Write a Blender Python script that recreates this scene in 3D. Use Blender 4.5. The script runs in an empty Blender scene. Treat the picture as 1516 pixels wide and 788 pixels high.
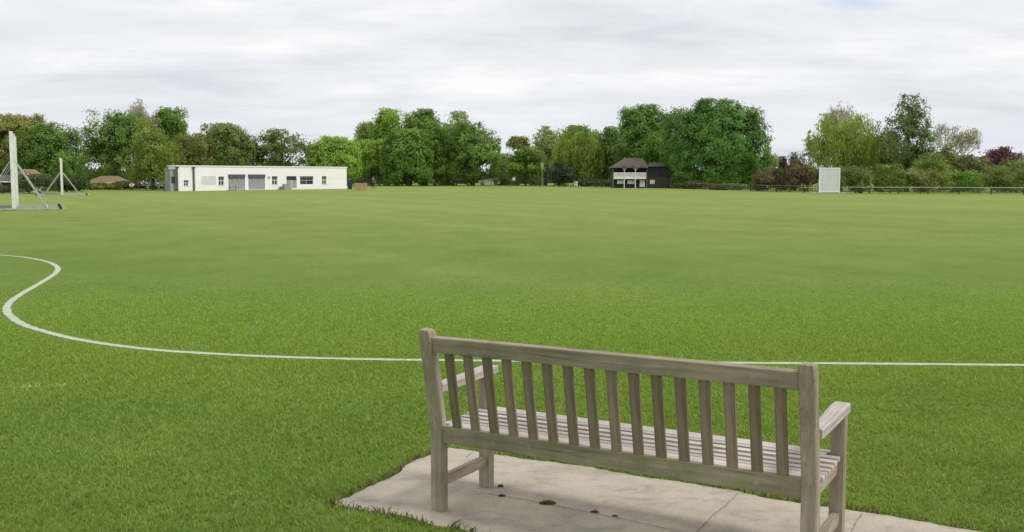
import bpy, bmesh, math, random
import numpy as np
from mathutils import Vector, Matrix
random.seed(7); R = np.random.RandomState(11)
C = bpy.context.scene.collection

# ------------------------------------------------------------------ camera numbers
F = 1494.6; CX, CY = 758.0, 394.0; PITCH = 0.0863; EYE = 1.6405
cp, sp = math.cos(PITCH), math.sin(PITCH)
def smooth(t): t = min(1, max(0, t)); return t*t*(3-2*t)
def gz(x, y):                                   # the field rises a little towards its far side
    return 0.30*smooth((y-108)/55)*(1-smooth((x-18)/22))
def gpt(px, py):                                # a ground point of the near, flat part of the field
    Y = EYE/math.tan(PITCH+math.atan((py-CY)/F))
    return Vector(((px-CX)/F*(Y*cp+EYE*sp), Y, 0))
def xat(px, Y): return (px-CX)/F*(Y*cp+EYE*sp)
def zat(py, Y): return EYE-Y*math.tan(PITCH+math.atan((py-CY)/F))
def base(px, Y):
    x = xat(px, Y); return Vector((x, Y, gz(x, Y)))

# ------------------------------------------------------------------ helpers
def link(o, parent=None):
    C.objects.link(o)
    if parent is not None: o.parent = parent
    return o
def tag(o, label, cat, group=None):
    o['label'] = label; o['category'] = cat
    if group: o['group'] = group
    return o
def thing(name, label, cat, loc=(0,0,0), rz=0, group=None):
    o = bpy.data.objects.new(name, None); link(o)
    o.location = loc; o.rotation_euler = (0,0,rz); o.empty_display_size = .2
    return tag(o, label, cat, group)
def obj(name, bm, mat, parent=None, loc=None, rot=None, smooth_=False):
    me = bpy.data.meshes.new(name); 
    bmesh.ops.recalc_face_normals(bm, faces=bm.faces)
    if smooth_:
        for f in bm.faces: f.smooth = True
    bm.to_mesh(me); bm.free()
    for m in (mat if isinstance(mat, (list, tuple)) else [mat]): me.materials.append(m)
    o = bpy.data.objects.new(name, me); link(o, parent)
    if loc is not None: o.location = loc
    if rot is not None: o.rotation_euler = rot
    return o
def box(bm, x0, x1, y0, y1, z0, z1, bev=0, M=None, mi=0):
    vs = [bm.verts.new((x, y, z)) for x in (x0, x1) for y in (y0, y1) for z in (z0, z1)]
    fs = [bm.faces.new([vs[i] for i in q]) for q in ((0,1,3,2),(4,6,7,5),(0,4,5,1),(2,3,7,6),(0,2,6,4),(1,5,7,3))]
    for f in fs: f.material_index = mi
    if bev:
        es = list({e for f in fs for e in f.edges})
        r = bmesh.ops.bevel(bm, geom=es, offset=bev, segments=2, affect='EDGES', profile=.6)
        vs = list({v for v in r['verts']} | {v for v in vs if v.is_valid})
    if M is not None: bmesh.ops.transform(bm, matrix=M, verts=[v for v in vs if v.is_valid])
def nb(): return bmesh.new()
def bar(bm, a, b, w, h, bev=0, up=(0,0,1)):
    a, b = Vector(a), Vector(b); d = b-a; L = d.length; d.normalize()
    u = Vector(up); s = u.cross(d); 
    if s.length < 1e-4: s = Vector((1,0,0)).cross(d)
    s.normalize(); t = d.cross(s)
    M = Matrix(((d.x, s.x, t.x, a.x), (d.y, s.y, t.y, a.y), (d.z, s.z, t.z, a.z), (0,0,0,1)))
    box(bm, 0, L, -w/2, w/2, -h/2, h/2, bev, M)
def tube(bm, pts, rads, n=7, cap=True):
    rings = []
    for i, p in enumerate(pts):
        p = Vector(p)
        d = (Vector(pts[min(i+1, len(pts)-1)])-Vector(pts[max(i-1, 0)])).normalized()
        a = d.orthogonal().normalized() if abs(d.z) < .9 else Vector((1,0,0)).cross(d).normalized()
        b = d.cross(a)
        rings.append([bm.verts.new(p+(a*math.cos(2*math.pi*k/n)+b*math.sin(2*math.pi*k/n))*rads[i]) for k in range(n)])
    for r0, r1 in zip(rings, rings[1:]):
        for k in range(n): bm.faces.new((r0[k], r0[(k+1) % n], r1[(k+1) % n], r1[k]))
    if cap:
        bm.faces.new(rings[0][::-1]); bm.faces.new(rings[-1])
def poly_mesh(name, V, faces_n, mat, parent=None, col=None, smooth_=False):
    """V: (n*k,3) vertices, every k in a row are one face"""
    n = len(V)//faces_n
    me = bpy.data.meshes.new(name)
    me.vertices.add(len(V)); me.vertices.foreach_set('co', np.asarray(V, np.float32).ravel())
    me.loops.add(len(V)); me.loops.foreach_set('vertex_index', np.arange(len(V), dtype=np.int32))
    me.polygons.add(n); me.polygons.foreach_set('loop_start', np.arange(0, len(V), faces_n, dtype=np.int32))
    me.polygons.foreach_set('loop_total', np.full(n, faces_n, np.int32))
    if col is not None:
        at = me.color_attributes.new('col', 'FLOAT_COLOR', 'POINT')
        c = np.ones((len(V), 4), np.float32); c[:, :3] = col; at.data.foreach_set('color', c.ravel())
    me.update(calc_edges=True); me.validate()
    me.materials.append(mat)
    o = bpy.data.objects.new(name, me); link(o, parent); return o

# ------------------------------------------------------------------ materials
def new_mat(name):
    m = bpy.data.materials.new(name); m.use_nodes = True
    nt = m.node_tree; return m, nt, nt.nodes['Principled BSDF']
def N(nt, t, **kw):
    n = nt.nodes.new(t)
    for k, v in kw.items():
        if k in n.inputs: n.inputs[k].default_value = v
        else: setattr(n, k, v)
    return n
def noise(nt, vec, scale, detail=4, rough=.6, dist=0):
    n = N(nt, 'ShaderNodeTexNoise', Scale=scale, Detail=detail, Roughness=rough, Distortion=dist)
    nt.links.new(vec, n.inputs['Vector']); return n.outputs['Fac']
def ramp(nt, fac, stops):
    r = nt.nodes.new('ShaderNodeValToRGB'); e = r.color_ramp.elements
    while len(e) < len(stops): e.new(.5)
    for q, (p, c) in zip(e, stops): q.position = p; q.color = (*c, 1) if len(c) == 3 else c
    nt.links.new(fac, r.inputs['Fac']); return r.outputs['Color']
def mix(nt, fac, a, b, mode='MIX'):
    m = nt.nodes.new('ShaderNodeMix'); m.data_type = 'RGBA'; m.blend_type = mode
    for s, v in ((m.inputs[0], fac), (m.inputs[6], a), (m.inputs[7], b)):
        if isinstance(v, (int, float)): s.default_value = v
        elif isinstance(v, tuple): s.default_value = (*v, 1)
        else: nt.links.new(v, s)
    return m.outputs[2]
def coords(nt, kind='Object', scale=None):
    t = nt.nodes.new('ShaderNodeTexCoord').outputs[kind]
    if scale:
        mp = N(nt, 'ShaderNodeMapping'); mp.inputs['Scale'].default_value = scale
        nt.links.new(t, mp.inputs['Vector']); return mp.outputs['Vector']
    return t
def bump(nt, b, h, strength, dist=.01):
    n = N(nt, 'ShaderNodeBump', Strength=strength, Distance=dist)
    nt.links.new(h, n.inputs['Height']); nt.links.new(n.outputs['Normal'], b.inputs['Normal'])
def plain(name, c, rough=.7, var=.25, scale=3.0, metal=0):
    m, nt, b = new_mat(name); v = coords(nt)
    n = noise(nt, v, scale, 5)
    lo = tuple(x*(1-var) for x in c); hi = tuple(min(1, x*(1+var)) for x in c)
    nt.links.new(ramp(nt, n, [(.3, lo), (.7, hi)]), b.inputs['Base Color'])
    b.inputs['Roughness'].default_value = rough; b.inputs['Metallic'].default_value = metal
    return m
def wood_mat(name, dark, light, green, gfac):
    m, nt, b = new_mat(name)
    v = coords(nt, 'Object', (2.2, 42, 42)); v2 = coords(nt, 'Object')
    g = noise(nt, v, 1.0, 6, .65, .4)
    base_ = ramp(nt, g, [(.28, dark), (.5, tuple((a+b_)/2 for a, b_ in zip(dark, light))), (.72, light)])
    oi = nt.nodes.new('ShaderNodeObjectInfo')
    tint = ramp(nt, oi.outputs['Random'], [(0, (.74, .72, .66)), (.5, (.92, .92, .9)), (1, (1.12, 1.08, 1.08))])
    base_ = mix(nt, 1.0, base_, tint, 'MULTIPLY')
    blot = noise(nt, v2, 9, 5, .7)
    base_ = mix(nt, ramp(nt, blot, [(.42, (0,0,0)), (.7, (gfac,)*3)]), base_, green)
    crack = noise(nt, coords(nt, 'Object', (2.0, 110, 110)), 1.0, 4, .6, .3)
    base_ = mix(nt, ramp(nt, crack, [(.30, (.85,)*3), (.40, (0,0,0))]), base_, tuple(x*.35 for x in dark))
    lic = noise(nt, coords(nt, 'Object', (30, 34, 34)), 1.0, 3, .5)
    base_ = mix(nt, ramp(nt, lic, [(.66, (0,0,0)), (.74, (.35,)*3)]), base_, (.44,.44,.36))
    dirt = noise(nt, coords(nt, 'Object', (3, 5, 5)), 1.0, 4, .6)
    base_ = mix(nt, 1.0, base_, ramp(nt, dirt, [(.32, (.72,.70,.68)), (.62, (1.08,1.08,1.08))]), 'MULTIPLY')
    nt.links.new(base_, b.inputs['Base Color']); b.inputs['Roughness'].default_value = .85
    bump(nt, b, g, .5, .004); return m
M_wood = wood_mat('weathered_teak', (.25,.215,.165), (.50,.435,.35), (.25,.26,.13), .35)
M_slat = wood_mat('weathered_teak_brown', (.165,.13,.088), (.34,.285,.205), (.19,.185,.095), .4)
M_rail = wood_mat('weathered_teak_algae', (.22,.19,.13), (.42,.37,.28), (.20,.235,.09), .85)
M_seat = wood_mat('silvered_teak', (.36,.33,.305), (.62,.575,.54), (.36,.34,.26), .3)

# leaves and blades take their colour from the mesh attribute
def leaf_mat(name, trans=.25, rough=.6):
    m, nt, b = new_mat(name)
    a = N(nt, 'ShaderNodeAttribute', attribute_name='col')
    nt.links.new(a.outputs['Color'], b.inputs['Base Color']); b.inputs['Roughness'].default_value = rough
    b.inputs['Specular IOR Level'].default_value = .25
    t = nt.nodes.new('ShaderNodeBsdfTranslucent'); s = N(nt, 'ShaderNodeMixShader'); s.inputs[0].default_value = trans
    nt.links.new(mix(nt, 1.0, a.outputs['Color'], (1.3, 1.35, .7), 'MULTIPLY'), t.inputs['Color'])
    nt.links.new(b.outputs[0], s.inputs[1]); nt.links.new(t.outputs[0], s.inputs[2])
    nt.links.new(s.outputs[0], nt.nodes['Material Output'].inputs['Surface']); return m
M_leaf = leaf_mat('tree_leaf', .36); M_blade = leaf_mat('grass_blade', .38, .5)
M_bark = plain('bark', (.075,.06,.045), .95, .4, 2)
M_greybark = plain('grey_twig', (.33,.31,.30), .95, .3, 2)
M_white = plain('white_paint', (.86,.86,.84), .6, .05, 1.2)
M_offwhite = plain('weathered_white_paint', (.70,.72,.68), .7, .16, 2.5)
M_galv = plain('galvanised_steel', (.40,.43,.40), .55, .2, 6, .2)
M_dark = plain('black_timber', (.028,.027,.032), .8, .4, 4)
M_brown = plain('brown_boards', (.07,.052,.042), .85, .4, 3)
M_fencew = plain('grey_fence_timber', (.15,.15,.125), .85, .3, 4)
M_fenced = plain('dark_fence_timber', (.075,.075,.055), .85, .3, 4)
M_meshf = plain('green_fence_steel', (.07,.09,.085), .6, .2, 4)
M_rubber = plain('tyre_rubber', (.02,.02,.02), .85, .2, 9)
M_frame = plain('window_frame_white', (.78,.78,.76), .5, .04, 4)
M_shutter = plain('grey_shutter', (.33,.34,.34), .55, .12, 5)
M_pipe = plain('dark_downpipe', (.10,.095,.10), .5, .2, 5)
M_greyrender = plain('grey_render', (.32,.315,.32), .9, .25, 1.5)
M_skin = plain('skin', (.50,.33,.25), .6, .06, 9)
M_gravel = plain('dirt', (.21,.185,.14), .95, .4, 20)

def glass(name, c=(.03,.035,.04)):
    m, nt, b = new_mat(name)
    nt.links.new(ramp(nt, noise(nt, coords(nt), 1.3, 3), [(.3, c), (.75, tuple(x*2.6 for x in c))]), b.inputs['Base Color'])
    b.inputs['Roughness'].default_value = .12; return m
M_glass = glass('window_glass')
def tiles(name, a, b_, sc):
    m, nt, b = new_mat(name); v = coords(nt, 'Object', (1, 1, 1.6))
    w = N(nt, 'ShaderNodeTexBrick', Scale=sc); w.inputs['Mortar Size'].default_value = .03
    w.inputs['Color1'].default_value = (*a, 1); w.inputs['Color2'].default_value = (*b_, 1); w.inputs['Mortar'].default_value = (*[x*.4 for x in a], 1)
    nt.links.new(v, w.inputs['Vector'])
    c = mix(nt, ramp(nt, noise(nt, coords(nt), .8, 5), [(.4, (0,0,0)), (.7, (.5,)*3)]), w.outputs['Color'], tuple(x*.5 for x in b_))
    nt.links.new(c, b.inputs['Base Color']); b.inputs['Roughness'].default_value = .9; return m
M_redtile = tiles('brown_red_tiles', (.115,.085,.072), (.15,.108,.09), 4)
M_greentile = tiles('mossy_roof', (.09,.095,.07), (.13,.125,.095), 4)
M_orangetile = tiles('orange_tiles', (.27,.17,.09), (.36,.25,.14), 3)
M_brick = tiles('red_brick', (.16,.085,.065), (.22,.12,.095), 9)
M_cream = plain('cream_render', (.62,.54,.38), .8, .12, 2)

# ------------------------------------------------------------------ world and sun
sun_dir = Vector((.66, -.36, .92)).normalized()
elev = math.asin(sun_dir.z); az = math.atan2(sun_dir.x, sun_dir.y)
W = bpy.data.worlds.new('World'); bpy.context.scene.world = W; W.use_nodes = True
nt = W.node_tree; bg = nt.nodes['Background']; bg.inputs['Strength'].default_value = .1
sky = nt.nodes.new('ShaderNodeTexSky'); sky.sky_type = 'NISHITA'; sky.sun_disc = False
sky.sun_elevation = elev; sky.sun_rotation = az; sky.air_density = 1.2; sky.dust_density = 2
tc = nt.nodes.new('ShaderNodeTexCoord'); sx = nt.nodes.new('ShaderNodeSeparateXYZ')
nt.links.new(tc.outputs['Generated'], sx.inputs[0])
def mth(op, a, b=None):
    m = nt.nodes.new('ShaderNodeMath'); m.operation = op
    for i, v in enumerate((a, b)):
        if v is None: continue
        if isinstance(v, (int, float)): m.inputs[i].default_value = v
        else: nt.links.new(v, m.inputs[i])
    return m.outputs[0]
zc = mth('ADD', mth('MAXIMUM', sx.outputs['Z'], 0.0), .16)
u = mth('DIVIDE', sx.outputs['X'], zc); v = mth('DIVIDE', sx.outputs['Y'], zc)
cv = nt.nodes.new('ShaderNodeCombineXYZ'); nt.links.new(u, cv.inputs[0]); nt.links.new(v, cv.inputs[1])
def cmap(sc, loc, rot=0):
    mp = nt.nodes.new('ShaderNodeMapping'); mp.inputs['Scale'].default_value = sc; mp.inputs['Location'].default_value = loc
    mp.inputs['Rotation'].default_value = (0, 0, rot)
    nt.links.new(cv.outputs[0], mp.inputs['Vector']); return mp.outputs['Vector']
n1 = noise(nt, cmap((.8, 1.15, 1), (3.1, 1.7, 0), .08), 1.0, 7, .56, .35)
n2 = noise(nt, cmap((1.7, 2.6, 1), (7.4, 2.2, 0), .1), 1.0, 6, .6, .5)
mm = mth('ADD', mth('MULTIPLY', n1, .66), mth('MULTIPLY', n2, .34))
cl = ramp(nt, mm, [(.37, (7.15, 7.35, 7.95)), (.45, (8.1, 8.25, 8.75)), (.52, (8.8, 8.88, 9.2)), (.60, (10.0, 9.95, 10.0))])
# flatter, slightly blue haze low down
hz = ramp(nt, sx.outputs['Z'], [(0.0, (1,1,1)), (.035, (.75,)*3), (.085, (.1,)*3), (.14, (0,0,0))])
cl = mix(nt, hz, cl, (8.0, 8.2, 8.9))
n3 = noise(nt, cmap((.8, 1.6, 1), (1.3, 5.9, 0)), 1.0, 4, .5, .3)
gap = ramp(nt, n3, [(.62, (1,1,1)), (.80, (.72,)*3)])
col = mix(nt, gap, sky.outputs[0], cl)
# one small thin patch where the blue comes through
bd = Vector((.343, cp+.262*sp, .262*cp-sp)); bz = bd.z/bd.length; bu, bv = bd.x/bd.length/(bz+.16), bd.y/bd.length/(bz+.16)
du = mth('MULTIPLY', mth('SUBTRACT', u, bu), 2.2); dv = mth('MULTIPLY', mth('SUBTRACT', v, bv), 4.5)
rr_ = mth('ADD', mth('SQRT', mth('ADD', mth('MULTIPLY', du, du), mth('MULTIPLY', dv, dv))), mth('MULTIPLY', n2, 1.2))
col = mix(nt, ramp(nt, rr_, [(.62, (.75,)*3), (1.0, (0,0,0))]), col, (6.0, 7.0, 8.9))
nt.links.new(col, bg.inputs['Color'])
L = bpy.data.lights.new('sun', 'SUN'); L.energy = 2.0; L.angle = math.radians(12); L.color = (1, .96, .9)
so = bpy.data.objects.new('sun', L); link(so); so.rotation_euler = sun_dir.to_track_quat('Z', 'Y').to_euler(); so.location = (0,0,30)

# ------------------------------------------------------------------ camera
cam = bpy.data.cameras.new('camera'); co = bpy.data.objects.new('camera', cam); link(co)
cam.sensor_width = 36; cam.lens = F/1516*36; cam.clip_end = 6000; cam.clip_start = .05
co.location = (0, 0, EYE); co.rotation_euler = (math.pi/2-PITCH, 0, 0)
bpy.context.scene.camera = co
sc = bpy.context.scene; sc.view_settings.view_transform = 'Standard'; sc.view_settings.look = 'None'
sc.render.resolution_x = 1024; sc.render.resolution_y = 532

# ------------------------------------------------------------------ ground
def mapping_rot(nt, v, sc_, rot):
    a = nt.nodes.new('ShaderNodeMapping'); a.inputs['Rotation'].default_value = (0, 0, rot); nt.links.new(v, a.inputs['Vector'])
    b = nt.nodes.new('ShaderNodeMapping'); b.inputs['Scale'].default_value = sc_; nt.links.new(a.outputs['Vector'], b.inputs['Vector'])
    return b.outputs['Vector']
def grass_ground():
    m, nt, b = new_mat('mown_grass'); g = coords(nt, 'Object')
    sxy = nt.nodes.new('ShaderNodeSeparateXYZ'); nt.links.new(g, sxy.inputs[0])
    # paler with distance: partly haze and grazing-view brightening put into the grass colour
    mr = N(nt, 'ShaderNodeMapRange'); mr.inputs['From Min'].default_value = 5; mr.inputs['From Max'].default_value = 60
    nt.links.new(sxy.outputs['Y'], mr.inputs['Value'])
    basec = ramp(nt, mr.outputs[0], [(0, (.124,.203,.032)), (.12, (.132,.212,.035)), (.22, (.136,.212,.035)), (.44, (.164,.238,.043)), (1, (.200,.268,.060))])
    big = noise(nt, coords(nt, 'Object', (.05, .035, 1)), 1.0, 4, .6, .6)
    basec = mix(nt, 1.0, basec, ramp(nt, big, [(.3, (.91,.94,.90)), (.7, (1.09,1.05,1.1))]), 'MULTIPLY')
    mid = noise(nt, coords(nt, 'Object', (.55, .38, 1)), 1.0, 5, .65)
    basec = mix(nt, 1.0, basec, ramp(nt, mid, [(.3, (.86,.90,.86)), (.7, (1.15,1.1,1.12))]), 'MULTIPLY')
    sm = noise(nt, g, 6, 5, .7)
    basec = mix(nt, 1.0, basec, ramp(nt, sm, [(.3, (.80,.84,.8)), (.7, (1.2,1.14,1.15))]), 'MULTIPLY')
    fine = noise(nt, g, 45, 4, .75)
    basec = mix(nt, 1.0, basec, ramp(nt, fine, [(.3, (.70,.75,.7)), (.7, (1.3,1.24,1.2))]), 'MULTIPLY')
    mow = noise(nt, mapping_rot(nt, g, (.24, .010, 1), math.radians(-27)), 1.0, 3, .55)
    basec = mix(nt, 1.0, basec, ramp(nt, mow, [(.36, (.94,.965,.94)), (.48, (1,1,1)), (.60, (1.09,1.05,1.12))]), 'MULTIPLY')
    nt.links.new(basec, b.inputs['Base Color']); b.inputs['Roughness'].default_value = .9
    b.inputs['Specular IOR Level'].default_value = .15
    bump(nt, b, fine, .6, .02); return m
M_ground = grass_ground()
xs = np.concatenate([[-3000, -1200, -600, -300], np.arange(-180, 181, 4), [300, 600, 1200, 3000]])
ys = np.concatenate([[-300, -60, -10], np.arange(0, 241, 4), [300, 500, 1000, 2000, 4500]])
bm = nb(); gv = [[bm.verts.new((x, y, gz(x, y))) for y in ys] for x in xs]
for i in range(len(xs)-1):
    for j in range(len(ys)-1): bm.faces.new((gv[i][j], gv[i+1][j], gv[i+1][j+1], gv[i][j+1]))
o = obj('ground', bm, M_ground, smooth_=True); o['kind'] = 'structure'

# the concrete path under the bench
slab_px = [(488,746),(516,737),(545,722),(566,713),(588,704),(597,694),(612,684),(641,674),(665,664),(703,669),(741,675),(780,681),(813,685),(868,692),(905,699),(960,709),
           (994,713),(1050,722),(1092,729),(1140,740),(1184,747),(1253,756),(1300,762),(1345,770),(1437,787),(1600,812),(1900,862)]
slab_px2 = [(1900,1300),(1100,1300),(900,960),(800,850),(755,812),(722,795),(690,786),(672,782),(650,781),(637,778),(620,771),(597,765),(570,761),(538,756),(515,752)]
def jitter(pts, step, amp):
    out = []
    for a, b in zip(pts, pts[1:]+pts[:1]):
        n = max(1, int((b-a).length/step)); nn = Vector((-(b-a).y, (b-a).x, 0)).normalized()
        for k in range(n): out.append(a+(b-a)*k/n+nn*random.uniform(-amp, amp))
    return out
slab = jitter([gpt(*p) for p in slab_px+slab_px2], .04, .008)
SL = np.array([(p.x, p.y) for p in slab])
def inside(P, poly):
    x, y = P[:, 0], P[:, 1]; c = np.zeros(len(P), bool)
    for (x0, y0), (x1, y1) in zip(poly, np.roll(poly, -1, 0)):
        k = (y0 > y) != (y1 > y)
        with np.errstate(divide='ignore', invalid='ignore'): t = (x1-x0)*(y-y0)/(y1-y0)+x0
        c ^= k & (x < t)
    return c
def seg_dist(P, line, closed=False):
    d = np.full(len(P), 1e9)
    nxt = np.roll(line, -1, 0) if closed else line[1:]
    for a, b in zip(line, nxt):
        ab = b-a; t = np.clip(((P-a)@ab)/max(1e-9, ab@ab), 0, 1)
        d = np.minimum(d, np.hypot(*(P-a-t[:, None]*ab).T))
    return d
def concrete():
    m, nt, b = new_mat('old_concrete'); g = coords(nt, 'Object')
    a = noise(nt, g, 2.2, 6, .65, .4)
    c = ramp(nt, a, [(.28, (.33,.285,.215)), (.45, (.43,.38,.30)), (.72, (.51,.455,.37))])
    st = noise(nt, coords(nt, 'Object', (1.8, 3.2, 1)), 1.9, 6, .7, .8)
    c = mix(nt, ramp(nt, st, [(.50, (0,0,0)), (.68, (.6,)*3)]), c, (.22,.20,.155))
    gr = noise(nt, g, 300, 2, .6); c = mix(nt, ramp(nt, gr, [(.30, (.5,)*3), (.42, (0,0,0))]), c, (.16,.145,.12))
    f = noise(nt, g, 90, 4, .8)
    c = mix(nt, 1.0, c, ramp(nt, f, [(.3, (.84,.84,.83)), (.7, (1.12,1.12,1.12))]), 'MULTIPLY')
    sp_ = nt.nodes.new('ShaderNodeTexVoronoi'); sp_.inputs['Scale'].default_value = 26; nt.links.new(g, sp_.inputs['Vector'])
    c = mix(nt, ramp(nt, sp_.outputs['Distance'], [(.07, (.6,)*3), (.14, (0,0,0))]), c, (.17,.155,.125))
    nt.links.new(c, b.inputs['Base Color']); b.inputs['Roughness'].default_value = .92
    bump(nt, b, f, .5, .004); return m
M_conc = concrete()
bm = nb(); top = [bm.verts.new((p.x, p.y, .005)) for p in slab]; bot = [bm.verts.new((p.x, p.y, -.06)) for p in slab]
bm.faces.new(top)
for k in range(len(top)): bm.faces.new((top[k], top[(k+1) % len(top)], bot[(k+1) % len(top)], bot[k]))
def strip(bm, pts, w, z, mi=0, wj=0):
    L_, R_ = [], []
    for i, p in enumerate(pts):
        d = (pts[min(i+1, len(pts)-1)]-pts[max(i-1, 0)]); d.z = 0; d.normalize(); n = Vector((-d.y, d.x, 0))
        ww = w/2*(1+random.uniform(-wj, wj)); ww2 = w/2*(1+random.uniform(-wj, wj))
        zz = z+gz(p.x, p.y)
        L_.append(bm.verts.new((p.x+n.x*ww, p.y+n.y*ww, zz))); R_.append(bm.verts.new((p.x-n.x*ww2, p.y-n.y*ww2, zz)))
    for i in range(len(pts)-1):
        f = bm.faces.new((L_[i], L_[i+1], R_[i+1], R_[i])); f.material_index = mi
def resample(pts, step):
    out = [pts[0]]
    for a, b in zip(pts, pts[1:]):
        n = max(1, int((b-a).length/step)); out += [a+(b-a)*k/n for k in range(1, n+1)]
    return out
def rough_line(a, b, amp, step=.03):
    P = resample([a, b], step); d = (b-a).normalized(); n = Vector((-d.y, d.x, 0)); o_ = 0; out = []
    for p in P: o_ = o_*.8+random.uniform(-amp, amp); out.append(p+n*o_)
    return out
joints = [((1093,731),(1008,812)), ((1277,762),(1220,860)), ((722,732),(812,748)), ((812,748),(905,767)), ((905,767),(1060,800)), ((700,670),(690,679))]
for (a, b) in joints: strip(bm, rough_line(gpt(*a), gpt(*b), .003), .004, .0085, 1, .8)
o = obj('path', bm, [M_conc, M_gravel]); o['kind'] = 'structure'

# ------------------------------------------------------------------ boundary line
def catmull(P, n=10):
    P = [2*P[0]-P[1]]+P+[2*P[-1]-P[-2]]; out = []
    for i in range(1, len(P)-2):
        for k in range(n):
            t = k/n; a, b, c, d = P[i-1:i+3]
            out.append(.5*((2*b)+(c-a)*t+(2*a-5*b+4*c-d)*t*t+(-a+3*b-3*c+d)*t**3))
    out.append(P[-2]); return out
line_px = [(-160,366),(-80,371),(0,378),(30,380.5),(58,385),(77,390.5),(85.5,397),(83,404),(72,412),(50,425),(28,438),(14,449),(10,459),(16,469),(35,481),(65,491),(110,502),(165,511),
           (230,518.5),(300,523.5),(400,528.5),(500,531.5),(620,533.5),(800,535.5),(1040,537.5),(1280,539),(1516,541),(1800,543),(2300,547)]
line = catmull([gpt(*p) for p in line_px], 12)
LN = np.array([(p.x, p.y) for p in line]); line = [p for i, p in enumerate(resample(line, .06))]
m_line, nt, b = new_mat('white_line_paint')
c = ramp(nt, noise(nt, coords(nt), 20, 6, .85), [(.34, (.28,.36,.17)), (.45, (.38,.44,.29)), (.60, (.52,.56,.46))])
nt.links.new(c, b.inputs['Base Color']); b.inputs['Roughness'].default_value = .9
bm = nb(); strip(bm, line, .092, .004, 0, .16)
o = obj('boundary_line', bm, m_line); tag(o, 'thin white painted boundary line curving across the near grass', 'line marking')
far_px = [(1010,282.5,139),(1100,285.0,124),(1200,288,105),(1300,290,99),(1400,291,96),(1516,292,94),(1700,293,91)]
bm = nb(); strip(bm, resample([Vector((xat(p, Y), Y, 0)) for p, _, Y in far_px], 2), .36, .005)
o = obj('far_boundary_line', bm, m_line); tag(o, 'straight white line along the far edge of the field before the low fence', 'line marking')
bm = nb(); strip(bm, rough_line(gpt(24,574.5), gpt(92,571.5), .006, .05), .03, .004, 0, .7)
m_old, nt, b = new_mat('worn_line_paint')
c = ramp(nt, noise(nt, coords(nt), 30, 4, .7), [(.4, (.17,.24,.05)), (.65, (.42,.46,.22))])
nt.links.new(c, b.inputs['Base Color']); b.inputs['Roughness'].default_value = .9
o = obj('worn_line', bm, m_old); tag(o, 'short faded pale paint mark on the grass below the curved line', 'line marking')

WORN = np.array([tuple(gpt(24,574.5))[:2], tuple(gpt(92,571.5))[:2]])
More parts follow.
